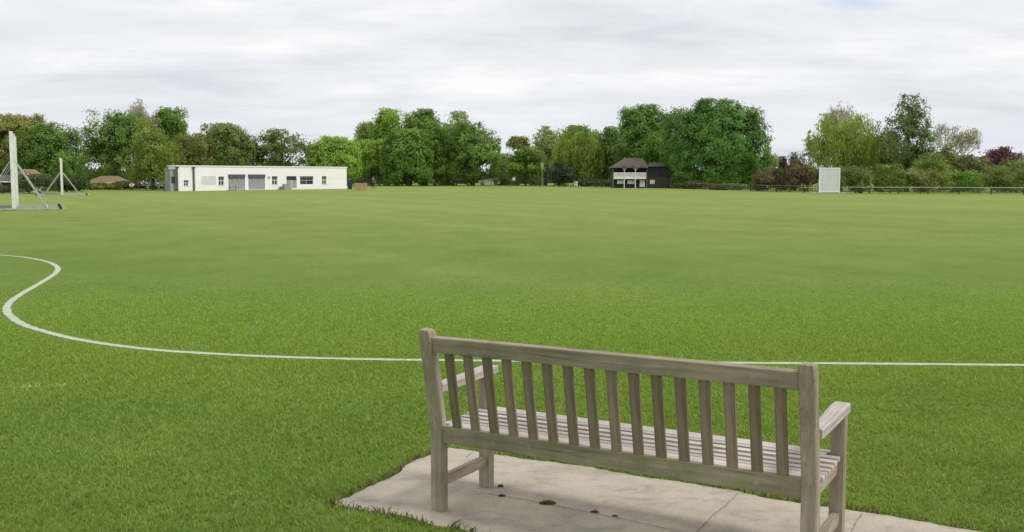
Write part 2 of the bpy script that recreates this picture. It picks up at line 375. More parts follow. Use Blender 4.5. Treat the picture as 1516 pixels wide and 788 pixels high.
# ------------------------------------------------------------------ grass blades near the camera
def blades():
    P = []; Hs = []
    hw = lambda y: .56*y+1.5
    for y0 in np.arange(2.6, 19, .4):               # density falls smoothly with distance
        ym = y0+.2; dens = 5600*math.exp(-(max(0, ym-3)/6.5)**1.2)*(1-smooth((ym-9)/10))
        n = int(dens*.4*2*hw(ym)); P.append(np.c_[R.uniform(-1, 1, n)*hw(ym), R.uniform(y0, y0+.4, n)])
    P = np.concatenate(P)
    ins = inside(P, SL); P = P[~ins]
    near = P[:, 1] < 6
    de = np.full(len(P), 9.0); de[near] = seg_dist(P[near], SL[::2], True)
    dl = np.full(len(P), 9.0); kk = P[:, 1] > 6; dl[kk] = seg_dist(P[kk], LN[::2])
    n = len(P)
    far = np.clip((P[:, 1]-3)/12, 0, 1)
    def lump(f, ph):                                # cheap smooth noise
        x, y = P.T
        return (np.sin(x*f+ph)*np.cos(y*f*1.27+ph*2)+np.sin((x+y)*f*.61+ph*3)*np.cos((x-y)*f*.83+1.3*ph)+.6*np.sin(x*f*2.3+y*f*1.9+ph)*np.sin(y*f*2.7-x*f*1.1))/2.2
    l1, l2, l3 = lump(2.1, 1.1), lump(7.5, 2.3), lump(19, .4)
    h = (.016+.007*R.rand(n)+.004*l2+.003*l3)*(1+.3*far)
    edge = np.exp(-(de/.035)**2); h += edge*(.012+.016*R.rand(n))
    nl_ = np.clip((dl-.05)/.12, .25, 1); h *= nl_
    h = np.clip(h, .004, .05)*np.clip((20-P[:, 1])/11, .2, 1)
    w = (.0022+.0012*R.rand(n))*(1+2.4*far); fade = np.clip((40-P[:, 1])/22, .25, 1)
    a = R.uniform(0, 2*np.pi, n); lean = h*(.35+.9*R.rand(n)); a2 = R.uniform(0, 2*np.pi, n)
    base_ = np.c_[P, np.zeros(n)]; s = np.c_[np.cos(a), np.sin(a), np.zeros(n)]*w[:, None]
    mid = base_+np.c_[np.cos(a2)*lean*.35, np.sin(a2)*lean*.35, h*.62]
    tip = base_+np.c_[np.cos(a2)*lean, np.sin(a2)*lean, h]
    V = np.stack([base_-s, base_+s, mid+s*.75, tip, mid-s*.75], 1).reshape(-1, 3)
    g0 = np.array([.162,.266,.053]); g1 = np.array([.245,.348,.084]); g2 = np.array([.33,.37,.12])
    t = np.clip(.50+.25*l1+.2*l2+.1*l3+.16*R.randn(n), 0, 1)[:, None]
    col = g0*(1-t)+g1*t; dry = (R.rand(n) < .05+.03*l2)[:, None]; col = np.where(dry, g2, col)
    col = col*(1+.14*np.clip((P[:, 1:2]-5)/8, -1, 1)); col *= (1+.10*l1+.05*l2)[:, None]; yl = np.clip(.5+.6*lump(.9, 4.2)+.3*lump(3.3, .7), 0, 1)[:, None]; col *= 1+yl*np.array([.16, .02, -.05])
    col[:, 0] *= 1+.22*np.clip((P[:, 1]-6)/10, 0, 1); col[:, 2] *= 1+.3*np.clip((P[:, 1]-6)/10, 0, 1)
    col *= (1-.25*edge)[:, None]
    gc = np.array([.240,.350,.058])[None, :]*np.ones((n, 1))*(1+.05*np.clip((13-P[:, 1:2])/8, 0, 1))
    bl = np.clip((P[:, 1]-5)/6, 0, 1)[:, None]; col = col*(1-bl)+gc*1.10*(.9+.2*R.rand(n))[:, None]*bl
    br_ = (R.rand(n) < .55*edge**.5)&(de < .05); col[br_] = np.array([.19,.16,.09])*(.6+.7*R.rand(br_.sum()))[:, None]
    dw = seg_dist(P, WORN); wn = (dw < .03)&(R.rand(n) < .85); col[wn] = np.array([.50,.52,.33])
    pn = (dl < .05+.008*R.randn(n)) & (R.rand(n) < .88+.12*l3); col[pn] = np.array([.64,.67,.55])*(.7+.3*R.rand(pn.sum()))[:, None]
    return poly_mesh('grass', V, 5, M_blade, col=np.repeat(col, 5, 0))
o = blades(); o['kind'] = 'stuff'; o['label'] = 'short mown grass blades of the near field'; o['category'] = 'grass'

# small tufts of moss and weeds in the path's crack
def tuft(px, py, r, n, label, cols, h=.02):
    c = gpt(px, py); V = []; K = []
    rr = np.random.RandomState(int(px))
    for k in range(n):
        a = rr.uniform(0, 6.28); q = r*math.sqrt(rr.rand()); p = np.array([math.cos(a)*q*1.3, math.sin(a)*q*.8, 0])
        d = rr.uniform(0, 6.28); hh = h*(.4+.8*rr.rand())*(1.2-q/r); s = np.array([math.cos(d), math.sin(d), 0])*.004
        l = np.array([rr.uniform(-1, 1), rr.uniform(-1, 1), 0])*hh*.9
        V += [p-s, p+s, p+l+np.array([0, 0, hh])]
        K += [np.array(cols[rr.randint(len(cols))])]*3
    o = poly_mesh('moss_tuft', np.array(V), 3, M_blade, col=np.array(K)); o.location = (c.x, c.y, .0055)
    tag(o, label, 'moss', 'tufts of moss on the concrete path')
tuft(811, 747, .034, 420, 'largest brown green moss tuft in the path crack under the bench', [(.16,.16,.05),(.21,.19,.07),(.15,.12,.06)])
tuft(880, 760, .017, 160, 'small dark moss tuft right of the largest tuft', [(.12,.10,.06),(.16,.14,.08)], .014)
tuft(910, 766, .011, 90, 'tiny dark moss speck furthest right on the path crack', [(.12,.10,.06),(.16,.14,.08)], .01)
tuft(743, 736, .016, 120, 'small brown moss tuft near the front left bench leg', [(.09,.07,.05),(.13,.11,.07)], .012)
tuft(741, 722, .012, 80, 'tiny weed at the foot of the front left bench leg', [(.10,.11,.04),(.13,.11,.07)], .02)

# ------------------------------------------------------------------ the bench
YAW = -.5216
bench = thing('park_bench', 'weathered grey wooden slatted bench seen from behind on the concrete path', 'bench', (-.374, 4.8545, .004), YAW)
def piece(name, mat, a, b, w, h, parent=bench, bev=.004, up=(0,0,1)):
    """a bar from a to b whose own X axis runs along its grain"""
    a, b = Vector(a), Vector(b); d = b-a; Ln = d.length; d.normalize()
    s = Vector(up).cross(d).normalized(); t = d.cross(s)
    bm = nb(); box(bm, -Ln/2, Ln/2, -w/2, w/2, -h/2, h/2, bev)
    o = obj(name, bm, mat, parent); c = (a+b)/2
    o.matrix_local = Matrix(((d.x, s.x, t.x, c.x), (d.y, s.y, t.y, c.y), (d.z, s.z, t.z, c.z), (0,0,0,1)))
    return o
BL, BH, LEAN, D, ZA, ZS = 1.805, .920, .100, .478, .650, .430
def ly(z): return -LEAN*max(0, (z-.40))/(BH-.40)
for x in (0, BL):                                    # rear posts, cranked at seat height, with rounded tops
    prof = [(0, .0), (.40, .0), (.46, ly(.46)), (BH-.02, ly(BH-.02)), (BH-.006, ly(BH)), (BH, ly(BH))]
    wd = [.0325, .0325, .0325, .0325, .029, .020]; bm = nb(); rings = []
    for (z, y), w in zip(prof, wd):
        tt = .031 if w > .03 else w-.001
        c_ = .005
        pts = [(-w+c_, -tt), (w-c_, -tt), (w, -tt+c_), (w, tt-c_), (w-c_, tt), (-w+c_, tt), (-w, tt-c_), (-w, -tt+c_)]
        rings.append([bm.verts.new((z, px_, py_+y+.03)) for px_, py_ in pts])
    for r0, r1 in zip(rings, rings[1:]):
        for k in range(8): bm.faces.new((r0[k], r0[(k+1) % 8], r1[(k+1) % 8], r1[k]))
    bm.faces.new(rings[0]); bm.faces.new(rings[-1])
    o = obj('leg', bm, M_wood, bench)               # local X up, Y along the bench, Z forward
    o.matrix_local = Matrix(((0,1,0,x), (0,0,1,0), (1,0,0,0), (0,0,0,1)))
def inx(z, off=.0): return ly(z)+.03+off
zt = BH-.073
piece('top_rail', M_wood, (.031, inx(zt), zt), (BL-.031, inx(zt), zt), .036, .078, up=(0, -.19, 1), bev=.007)
zb = .389
piece('bottom_rail', M_rail, (.031, .03, zb), (BL-.031, .03, zb), .034, .084, bev=.005)
ns = 16; z0, z1 = zb+.040, zt-.038
for k in range(ns):
    gap_ = (BL-.062-ns*.048)/(ns+1); x = .031+gap_*(k+1)+.048*(k+.5)
    piece('back_slat', M_slat, (x, inx(z0), z0), (x, inx(z1), z1), .048, .014, bev=.002, up=(0, 1, .2))
prof = [(.064,-.002),(.120,-.007),(.176,-.010),(.232,-.010),(.288,-.007),(.344,-.001),(.400,.002),(.456,.0)]
for k, (y, dz) in enumerate(prof):
    x0, x1 = (.035, BL-.035) if k in (0, 7) else (-.028, BL+.032)
    if k == 7: x0, x1 = .034, BL-.034
    piece('seat_slat', M_seat, (x0, y+.0, ZS-.009+dz), (x1, y+.0, ZS-.009+dz), .040, .019, bev=.003)
piece('seat_slat', M_seat, (-.02, .510, ZS-.013), (BL+.02, .510, ZS-.013), .042, .019, bev=.004)
piece('front_rail', M_wood, (.03, D, .378), (BL-.03, D, .378), .03, .075)
for x in (0, BL/2, BL):                              # seat bearers with the dished upper edge
    bm = nb(); ys_ = [.062, .12, .2, .28, .36, D-.032]; dz_ = [-.023, -.027, -.031, -.029, -.022, -.020]
    ring = [(y, ZS-.009+d) for y, d in zip(ys_, dz_)]+[(y, .345) for y in ys_[::-1]]
    A = [bm.verts.new((y, -.016, z)) for y, z in ring]; B_ = [bm.verts.new((y, .016, z)) for y, z in ring]
    bm.faces.new(A); bm.faces.new(B_[::-1])
    for k in range(len(A)): bm.faces.new((A[k], A[(k+1) % len(A)], B_[(k+1) % len(A)], B_[k]))
    o = obj('seat_bearer', bm, M_wood, bench); o.matrix_local = Matrix(((0,-1,0,x), (1,0,0,0), (0,0,1,0), (0,0,0,1)))
for x in (0, BL+.012):
    piece('leg', M_wood, (x, D, 0), (x, D, ZA-.041), .06, .06, up=(0,1,0))
    piece('stretcher', M_wood, (x, .062, .145), (x, D-.031, .145), .034, .052)
    # armrest: a board that dips slightly and rounds off past the front leg
    bm = nb(); pts = [(.02, ZA-.010), (.12, ZA-.010), (.24, ZA-.008), (.36, ZA-.003), (.45, ZA), (.52, ZA), (.548, ZA-.004), (.556, ZA-.008)]
    wds = [.030, .031, .032, .034, .036, .036, .033, .028]; rings = []
    for (y, z), w in zip(pts, wds):
        rings.append([bm.verts.new((y, a_, z+b_)) for a_, b_ in ((-w, -.040), (w, -.040), (w, -.004), (w-.005, 0), (-w+.005, 0), (-w, -.004))])
    for r0, r1 in zip(rings, rings[1:]):
        for k in range(6): bm.faces.new((r0[k], r0[(k+1) % 6], r1[(k+1) % 6], r1[k]))
    bm.faces.new(rings[0]); bm.faces.new(rings[-1])
    o = obj('armrest', bm, M_seat, bench); o.matrix_local = Matrix(((0,-1,0,x), (1,0,0,0), (0,0,1,0), (0,0,0,1)))

# ------------------------------------------------------------------ trees
def tree(name, label, px0, px1, ptop, Y, cols, style='round', pbot=None, group='trees around the edge of the field', seed=0, dens=1.0, trunk=True, leaf=.225, holes=0.0, depth=None):
    """crown fills px0..px1 and reaches up to ptop; pbot = where the foliage stops"""
    rr = np.random.RandomState(seed*13+int(px0)+500); rnd = random.Random(seed+int(px0))
    cx = (px0+px1)/2; b = base(cx, Y); x0, x1 = xat(px0, Y), xat(px1, Y); Wd = x1-x0; top_ = zat(ptop, Y)-b.z
    zb_ = 0.0 if pbot is None else max(0, zat(pbot, Y)-b.z)
    root = thing(name, label, 'shrub' if 'shrub' in name or 'bush' in name else 'tree', b, 0, group)
    Hc = top_-zb_; dp = depth or Wd*.85; cz = zb_+Hc*.5
    leaf = leaf*Y/150
    if style == 'bare':
        bm = nb(); tips = []
        def grow(p, d, ln, r, lev):
            q = p+d*ln; tube(bm, [p, (p+q)/2+Vector((rnd.uniform(-1,1), rnd.uniform(-1,1), 0))*ln*.06, q], [r, r*.85, r*.7], 4, False)
            if lev == 0: tips.append(q); return
            for k in range(rnd.choice((3, 3, 4))):
                nd = (d+Vector((rnd.uniform(-1,1), rnd.uniform(-1,1), rnd.uniform(-.25,.75)))*.75).normalized()
                grow(q, nd, ln*rnd.uniform(.62,.85), max(r*.62, .022), lev-1)
        grow(Vector((0,0,0)), Vector((0,0,1)), top_*.36, .24, 6)
        P = np.array([v.co[:] for v in bm.verts]); lo, hi = np.percentile(P[:, 0], 1), np.percentile(P[:, 0], 99); zh = P[:, 2].max()
        for v in bm.verts:
            v.co.x = (v.co.x-(lo+hi)/2)*Wd/(hi-lo)*(min(1, v.co.z/(zh*.3))); v.co.z *= top_/zh
            v.co.y *= Wd/(hi-lo)
        P = np.array([v.co[:] for v in bm.verts]); obj('trunk', bm, M_greybark, root)
        P = P[P[:, 2] > top_*.45]; n = int(2600*dens); Q = P[rr.randint(len(P), size=n)]+rr.randn(n, 3)*.25; nrm = rr.randn(n, 3); cl_ = rr.randint(0, 50, n)
        s = leaf*.6*(.5+rr.rand(n))
    else:
        # lobes of the crown
        nl = max(7, int(9+Wd*1.1)); lob = []
        for k in range(nl*12):
            if len(lob) >= nl*2: break
            d = rr.randn(3); d /= np.linalg.norm(d)
            if d[2] < -.55: continue
            rad = rr.uniform(.45, .78) if style != 'dome' else rr.uniform(.5, .68)
            shape = 1.0
            if style == 'tall': shape = 1.0-.35*max(0, d[2])
            pos = np.array([d[0]*Wd/2*rad*shape, d[1]*dp/2*rad*shape, cz+d[2]*Hc/2*rad])
            r = rr.uniform(.17, .30)*min(Wd, Hc*1.1)*(1.15-rad*.35)
            if style == 'dome': r = rr.uniform(.24, .34)*min(Wd, Hc)
            lob.append((pos, r))
        lob.append((np.array([0, 0, cz]), .36*min(Wd, Hc)))
        lob.append((np.array([Wd*.12, 0, cz-Hc*.12]), .3*min(Wd, Hc)))
        lob.append((np.array([-Wd*.14, 0, cz-Hc*.1]), .3*min(Wd, Hc)))
        LP = np.array([l[0] for l in lob]); LR = np.array([l[1] for l in lob])
        area = Wd*Hc+dp*Hc*.4; nc = int(np.clip(area*3.1, 60, 900)*dens)
        li = rr.choice(len(lob), nc, p=LR**2/(LR**2).sum())
        d = rr.randn(nc, 3); d[:, 2] += .25; d /= np.linalg.norm(d, axis=1)[:, None]
        cc = LP[li]+d*(LR[li]*rr.uniform(.55, 1.05, nc))[:, None]
        if style == 'dome':                          # one broad billowing head
            nc = int(nc*1.35); d = rr.randn(nc, 3); d /= np.linalg.norm(d, axis=1)[:, None]; d[:, 2] = np.where(d[:, 2] < -.55, -d[:, 2], d[:, 2])
            th = np.arctan2(d[:, 1], d[:, 0]); ph = d[:, 2]; q1, q2, q3 = rr.uniform(0, 6, 3)
            bump_ = 1+.045*np.sin(3*th+q1)*np.cos(4*ph+q2)+.035*np.sin(5*d[:, 0]*2+q3)+.045*np.cos(9*ph+4*d[:, 0]+q1)+.05*np.sin(14*d[:, 0]+q2)
            t_ = np.sqrt(rr.uniform(.30, 1, nc))*bump_
            cc = np.c_[d[:, 0]*Wd/2*t_, d[:, 1]*dp/2*t_, cz-Hc*.08+d[:, 2]*Hc*.55*t_]
        if holes > 0:                                # leave real gaps where the sky shows
            hc = LP[rr.randint(len(lob), size=9)]; dd = np.min(np.hypot(cc[:, None, 0]-hc[None, :, 0], cc[:, None, 2]-hc[None, :, 2]), 1)
            keep = dd > holes*(.4+.6*rr.rand(nc)); cc = cc[keep]; d = d[keep]; nc = len(cc)
        per = 58; csz = rr.uniform(.28, .66, nc)*Y/150*1.3
        Q = np.repeat(cc, per, 0); g = rr.randn(nc*per, 3)*.55
        if style == 'weeping':
            g[:, 2] = -abs(rr.randn(nc*per))*2.2+.5; g[:, :2] *= .75
        Q = Q+g*np.repeat(csz, per)[:, None]*np.array([1, 1, .75 if style != 'weeping' else 1])
        nrm = np.repeat(d, per, 0)*1.5+rr.randn(nc*per, 3)*.5
        n = len(Q); cl_ = np.repeat(np.arange(nc), per)
        s = leaf*(.45+.65*rr.rand(n))
        lo, hi = np.percentile(Q[:, 0], 1.2), np.percentile(Q[:, 0], 98.8)
        Q[:, 0] = (Q[:, 0]-(lo+hi)/2)*Wd/(hi-lo)
        zl, zh = np.percentile(Q[:, 2], .6), np.percentile(Q[:, 2], 99.0)
        Q[:, 2] = zb_+(Q[:, 2]-zl)*Hc/(zh-zl)
        Q[:, 2] = np.maximum(Q[:, 2], .05+.3*rr.rand(n))
        ok = (Q[:, 2] < zb_+Hc*(1.0+.035*rr.rand(n))) & (abs(Q[:, 0]) < Wd*.5*(1.02+.05*rr.rand(n)))
        Q[~ok] = Q[rr.randint(n, size=(~ok).sum())]*np.array([.8, .9, .8])+np.array([0, 0, zb_*.2])
        if trunk:
            bm = nb(); tr = max(.12, .020*top_+.012*Wd); fork = max(zb_+Hc*.12, top_*.22)
            tube(bm, [(0,0,-.2), (0,0,.25), (.05*Wd*.1, 0, fork*.6), (0, 0, fork)], [tr*1.35, tr*1.05, tr*.9, tr*.8], 8)
            for k in range(9):
                t_ = LP[rr.randint(len(lob)-3)]; m_ = Vector((t_[0]*.4, t_[1]*.4, fork+(t_[2]-fork)*.55))
                tube(bm, [(0, 0, fork*.92), m_, (t_[0], t_[1], t_[2])], [tr*.55, tr*.36, tr*.12], 5)
            tube(bm, [(0, 0, fork), (.1, .1, cz), (0, 0, top_*.9)], [tr*.8, tr*.45, tr*.1], 6)
            obj('trunk', bm, M_bark, root)
    nrm /= np.linalg.norm(nrm, axis=1)[:, None]+1e-9
    a = np.cross(nrm, rr.randn(n, 3)); a /= np.linalg.norm(a, axis=1)[:, None]+1e-9; b2 = np.cross(nrm, a)
    a *= s[:, None]; b2 *= (s*.62)[:, None]
    if style == 'weeping': 
        a = np.c_[a[:, :2]*.3, -abs(a[:, 2])*1.3-.1*leaf]
    V = np.stack([Q-a, Q+b2*.8-a*.1, Q+a, Q-b2*.8+a*.1], 1).reshape(-1, 3)
    cols = np.array(cols)*np.array([2.08, 1.95, 1.95]); nC = cl_.max()+1
    ct = rr.rand(nC); ci = rr.randint(len(cols), size=nC)
    br = (.84+.32*rr.rand(nC))[cl_]*(.92+.16*rr.rand(n))
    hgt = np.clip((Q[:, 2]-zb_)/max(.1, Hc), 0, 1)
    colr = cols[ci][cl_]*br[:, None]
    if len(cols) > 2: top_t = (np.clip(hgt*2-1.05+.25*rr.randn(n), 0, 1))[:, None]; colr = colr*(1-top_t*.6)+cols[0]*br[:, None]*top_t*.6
    poly_mesh('crown', V, 4, M_leaf, root, np.repeat(colr, 4, 0))
    return root
DK = [(.085,.150,.036),(.070,.128,.032),(.105,.170,.040)]
MD = [(.095,.165,.032),(.072,.135,.028),(.110,.180,.036)]
BR = [(.135,.215,.038),(.110,.185,.032),(.150,.225,.045)]
YG = [(.155,.195,.045),(.130,.175,.040),(.105,.155,.036)]
OL = [(.120,.140,.045),(.095,.120,.038),(.135,.150,.055)]
PA = [(.150,.200,.080),(.130,.180,.070),(.170,.210,.095)]
GB = [(.22,.22,.16),(.18,.19,.12)]
RD = [(.080,.070,.042),(.070,.050,.038),(.085,.062,.042),(.085,.090,.040)]
PU = [(.090,.040,.058),(.072,.033,.048),(.11,.060,.075)]
OR_ = [(.155,.150,.045),(.120,.145,.035),(.105,.145,.035)]
T = tree
# far left
T('broadleaf_tree', 'domed tree with orange tinged top behind the nearest edge-on sightscreen', -30, 96, 171, 139, OR_, pbot=272, style='dome', seed=1)
T('broadleaf_tree', 'wide tree cut by the left edge of the photo with yellow green crown', -110, 14, 180, 136, MD, pbot=275, seed=2)
T('broadleaf_tree', 'dark domed tree between the two edge-on sightscreens', 26, 122, 184, 133, [(.075,.135,.026),(.060,.115,.024),(.085,.15,.028)], pbot=278, style='dome', seed=3)
T('broadleaf_tree', 'dark ragged tree right of the far edge-on sightscreen', 121, 222, 165, 150, DK, pbot=270, seed=4, style='tall')
T('willow_tree', 'yellow green drooping tree left of the long white pavilion', 192, 262, 176, 134, [(.135,.175,.040),(.115,.165,.036),(.095,.14,.033)], pbot=271, seed=5)
T('bare_tree', 'grey leafless crown rising above the trees left of the white pavilion', 194, 244, 144, 172, [(.24,.23,.21),(.20,.19,.18)], style='bare', seed=6, dens=2.2)
T('broadleaf_tree', 'tall tree behind the drooping yellow green tree', 220, 282, 161, 172, MD, pbot=262, seed=7, holes=.5)
T('broadleaf_tree', 'small mid green tree behind left end of the white pavilion', 252, 316, 199, 162, OL, pbot=262, seed=8)
T('broadleaf_tree', 'olive green round tree over the left half of the white pavilion', 286, 380, 184, 168, [(.105,.150,.035),(.075,.115,.030),(.06,.095,.026)], pbot=262, style='dome', seed=9)
T('broadleaf_tree', 'open tree with sky showing through above the middle of the white pavilion', 374, 462, 192, 170, [(.12,.155,.045),(.075,.11,.035),(.065,.10,.030)], pbot=260, seed=10, holes=.95, dens=.8)
T('broadleaf_tree', 'bright green low tree above right end of the white pavilion', 456, 534, 203, 166, BR, pbot=262, style='dome', seed=11)
for k, (a_, b_, t_, Y) in enumerate([(-235,-95,176,138),(-360,-215,168,146),(-480,-340,182,140)]):
    T('broadleaf_tree', ['round tree just beyond the wide tree at the left edge', 'tall dark tree second beyond the left edge', 'bright green tree furthest beyond the left edge'][k], a_, b_, t_, Y, [MD, DK, BR][k], style='dome', pbot=274, seed=90+k)
# centre
T('broadleaf_tree', 'pale thin crowned tree just right of the white pavilion', 522, 566, 183, 200, PA, pbot=262, seed=12, holes=.5)
T('broadleaf_tree', 'light green pointed tree right of the brown crate', 546, 602, 163, 196, BR, pbot=264, seed=13, style='tall')
T('broadleaf_tree', 'bright low tree behind the person in dark clothes', 510, 590, 208, 190, BR, pbot=266, seed=14)
T('broadleaf_tree', 'tallest tree of the middle clump with a round knob on top', 588, 668, 168, 188, MD, pbot=268, seed=15, holes=.6)
T('broadleaf_tree', 'rounded bushy tree low in the middle clump', 566, 640, 192, 183, [(.085,.155,.03),(.07,.13,.028),(.10,.17,.032)], pbot=270, style='dome', seed=16)
T('broadleaf_tree', 'pale crown showing behind the middle clump', 646, 702, 167, 204, PA, pbot=262, seed=17)
T('broadleaf_tree', 'dark spreading tree at right end of the middle clump', 660, 740, 181, 186, DK, pbot=268, seed=18, holes=.7)
T('broadleaf_tree', 'small round knob of foliage crowning the middle clump', 612, 648, 162, 189, DK, pbot=215, seed=19)
T('shrub', 'pale low shrub in the gap right of the middle clump', 728, 766, 228, 205, PA, seed=20, trunk=False)
T('broadleaf_tree', 'slender tree with a small clumped top left of centre gap', 750, 784, 202, 196, OL, pbot=222, seed=21, holes=.4)
T('broadleaf_tree', 'low leafy tree under the slender clumped tree', 752, 804, 218, 186, [(.11,.17,.035),(.085,.14,.03)], pbot=270, seed=22)
T('broadleaf_tree', 'narrow pale green tree left of the yellow green pair', 786, 830, 188, 194, PA, pbot=262, seed=23)
T('broadleaf_tree', 'dark tree behind the yellow green drooping tree in the centre', 820, 896, 187, 196, DK, pbot=262, seed=24)
T('willow_tree', 'yellow green drooping tree left of the black and white pavilion', 818, 890, 196, 176, [(.135,.185,.038),(.11,.165,.034),(.09,.14,.03)], style='weeping', pbot=268, seed=25)
T('shrub', 'dark rounded conifer shrub beneath the drooping centre tree', 812, 850, 241, 172, [(.04,.065,.035),(.032,.052,.03)], seed=26, trunk=False)
T('broadleaf_tree', 'dark narrow tree between drooping tree and black and white pavilion', 874, 922, 189, 180, DK, pbot=268, seed=27)
T('broadleaf_tree', 'large green tree behind the black and white pavilion', 912, 992, 157, 172, [(.075,.145,.028),(.06,.12,.026),(.09,.16,.03)], pbot=262, style='dome', seed=28)
T('broadleaf_tree', 'low green tree behind right half of the black and white pavilion', 950, 1020, 196, 166, [(.08,.155,.028),(.065,.13,.026)], pbot=264, seed=29)
T('oak_tree', 'huge round dark green tree right of the black and white pavilion', 982, 1135, 149, 152, [(.062,.128,.026),(.050,.108,.024),(.075,.145,.028)], pbot=271, style='dome', seed=35, holes=.35, dens=1.25)
# right
T('bare_tree', 'pale grey hazy shrubby tree right of the huge round tree', 1120, 1156, 224, 200, GB, style='bare', seed=31)
T('shrub', 'dark red brown shrub left of the white sightscreen facing the camera', 1114, 1166, 249, 128, RD, seed=32, trunk=False)
T('shrub', 'brownish shrub touching left side of the facing sightscreen', 1158, 1216, 229, 126, RD, seed=33, trunk=False)
T('conifer_tree', 'small dark upright conifer above the red brown shrubs', 1152, 1166, 232, 140, [(.05,.06,.045),(.04,.05,.035)], style='tall', seed=34)
T('conifer_tree', 'dark blunt conifer right of the small upright one', 1164, 1186, 226, 140, [(.05,.06,.045),(.06,.07,.045)], style='tall', seed=35)
T('bare_tree', 'grey twiggy crown above the yellow green willow', 1220, 1268, 150, 152, GB, style='bare', seed=36, dens=.8)
T('willow_tree', 'yellow green willow above the white sightscreen facing the camera', 1192, 1296, 171, 133, YG, style='weeping', pbot=272, seed=37, dens=1.1)
T('broadleaf_tree', 'dull green tree between the willow and the tall airy tree', 1262, 1330, 190, 138, OL, pbot=262, seed=38)
T('poplar_tree', 'tall airy dark tree with gaps right of the willow', 1304, 1380, 142, 128, [(.075,.115,.045),(.06,.095,.040),(.09,.13,.05)], style='tall', pbot=272, seed=39, holes=.5, dens=.85)
T('bare_tree', 'pale grey leafless tree right of the tall airy tree', 1380, 1446, 182, 140, GB, style='bare', seed=40, dens=.7)
T('shrub', 'broad olive shrub under the pale leafless tree', 1366, 1440, 212, 129, OL, seed=41, trunk=False)
T('shrub', 'bright green shrub low right of the tall airy tree', 1350, 1410, 228, 122, [(.10,.16,.035),(.085,.14,.03)], seed=42, trunk=False)
T('shrub', 'wide dull olive shrub near the right edge', 1404, 1464, 230, 126, [(.10,.115,.045),(.085,.10,.04)], seed=43, trunk=False)
T('shrub', 'dull green shrub directly under the purple leaved tree', 1450, 1510, 245, 128, [(.10,.13,.045),(.085,.11,.04)], seed=47, trunk=False)
T('purple_tree', 'dark purple leaved tree standing above the right hand shrubs', 1450, 1508, 218, 150, PU, pbot=252, seed=44)
T('shrub', 'green shrub cut by the right edge of the photo', 1488, 1560, 231, 124, [(.11,.16,.038),(.09,.13,.035)], seed=45, trunk=False)
T('broadleaf_tree', 'green tree beyond the right edge of the photo', 1540, 1640, 200, 130, MD, pbot=262, seed=46)
for k, (a_, b_, t_, c_, lb) in enumerate([(1236,1290,246,[(.09,.13,.035),(.075,.11,.03)],'low green shrub just right of the facing sightscreen'),
        (1282,1346,243,[(.10,.15,.035),(.08,.12,.03)],'low green shrub beneath the tall airy tree'),
        (1338,1400,250,OL,'low olive shrub behind the fence right of the tall airy tree'),
        (1392,1462,252,MD,'low mid green shrub behind the right hand fence'),
        (1454,1530,250,[(.09,.12,.035),(.075,.10,.035)],'lowest shrub behind the fence by the right edge')]):
    T('shrub', lb, a_, b_, t_, 114, c_, seed=60+k, trunk=False, group='shrubs behind the low fence')
for k, (a_, b_, t_, Y, c_, lb) in enumerate([(-40,10,276,111,[(.05,.07,.03)],'dark shrub left of the nearest edge-on sightscreen'),
        (18,80,257,111,[(.04,.055,.028),(.05,.07,.03)],'dark shrub between the edge-on sightscreens'),
        (78,130,260,122,[(.04,.06,.028),(.05,.07,.03)],'dark shrub behind the far edge-on sightscreen'),
        (124,180,271,136,[(.12,.15,.035),(.09,.12,.03)],'low yellow green bush before the orange roof'),
        (172,206,268,140,[(.07,.075,.04),(.06,.07,.035)],'brownish low bush left of the parked cars'),
        (1000,1060,268,146,[(.05,.06,.028),(.06,.075,.03)],'low dark bush at the foot of the huge round tree'),
        (1050,1125,273,140,[(.06,.07,.03),(.07,.085,.035)],'low dark hedge shrub right of the huge tree trunk'),
        (850,910,266,168,[(.04,.06,.035),(.035,.05,.03)],'dark low bush left of the black and white pavilion')]):
    T('shrub', lb, a_, b_, t_, Y, c_, seed=80+k, trunk=False, group='low shrubs along the field edge')
# far wood closing the horizon
def far_wood():
    n = 52000; rr = np.random.RandomState(5)
    x = rr.uniform(-330, 330, n); y = 300+rr.uniform(0, 14, n)
    hh = 3.6+.8*np.sin(x*.09)+.7*np.sin(x*.23+1)+.6*np.sin(x*.57+2); z = hh*rr.rand(n)**.8
    Q = np.c_[x, y, z+.3]; nrm = rr.randn(n, 3); nrm /= np.linalg.norm(nrm, axis=1)[:, None]
    a = np.cross(nrm, rr.randn(n, 3)); a /= np.linalg.norm(a, axis=1)[:, None]; b = np.cross(nrm, a); s = rr.uniform(.35, .9, n)[:, None]
    V = np.stack([Q-a*s, Q+b*s*.7, Q+a*s, Q-b*s*.7], 1).reshape(-1, 3)
    col = np.array([.085,.115,.06])*(.6+.7*rr.rand(n))[:, None]
    return poly_mesh('distant_woodland', V, 4, M_leaf, col=np.repeat(col, 4, 0))
o = far_wood(); o['kind'] = 'stuff'; o['label'] = 'far-off hazy woodland closing the horizon behind the trees'; o['category'] = 'woodland'

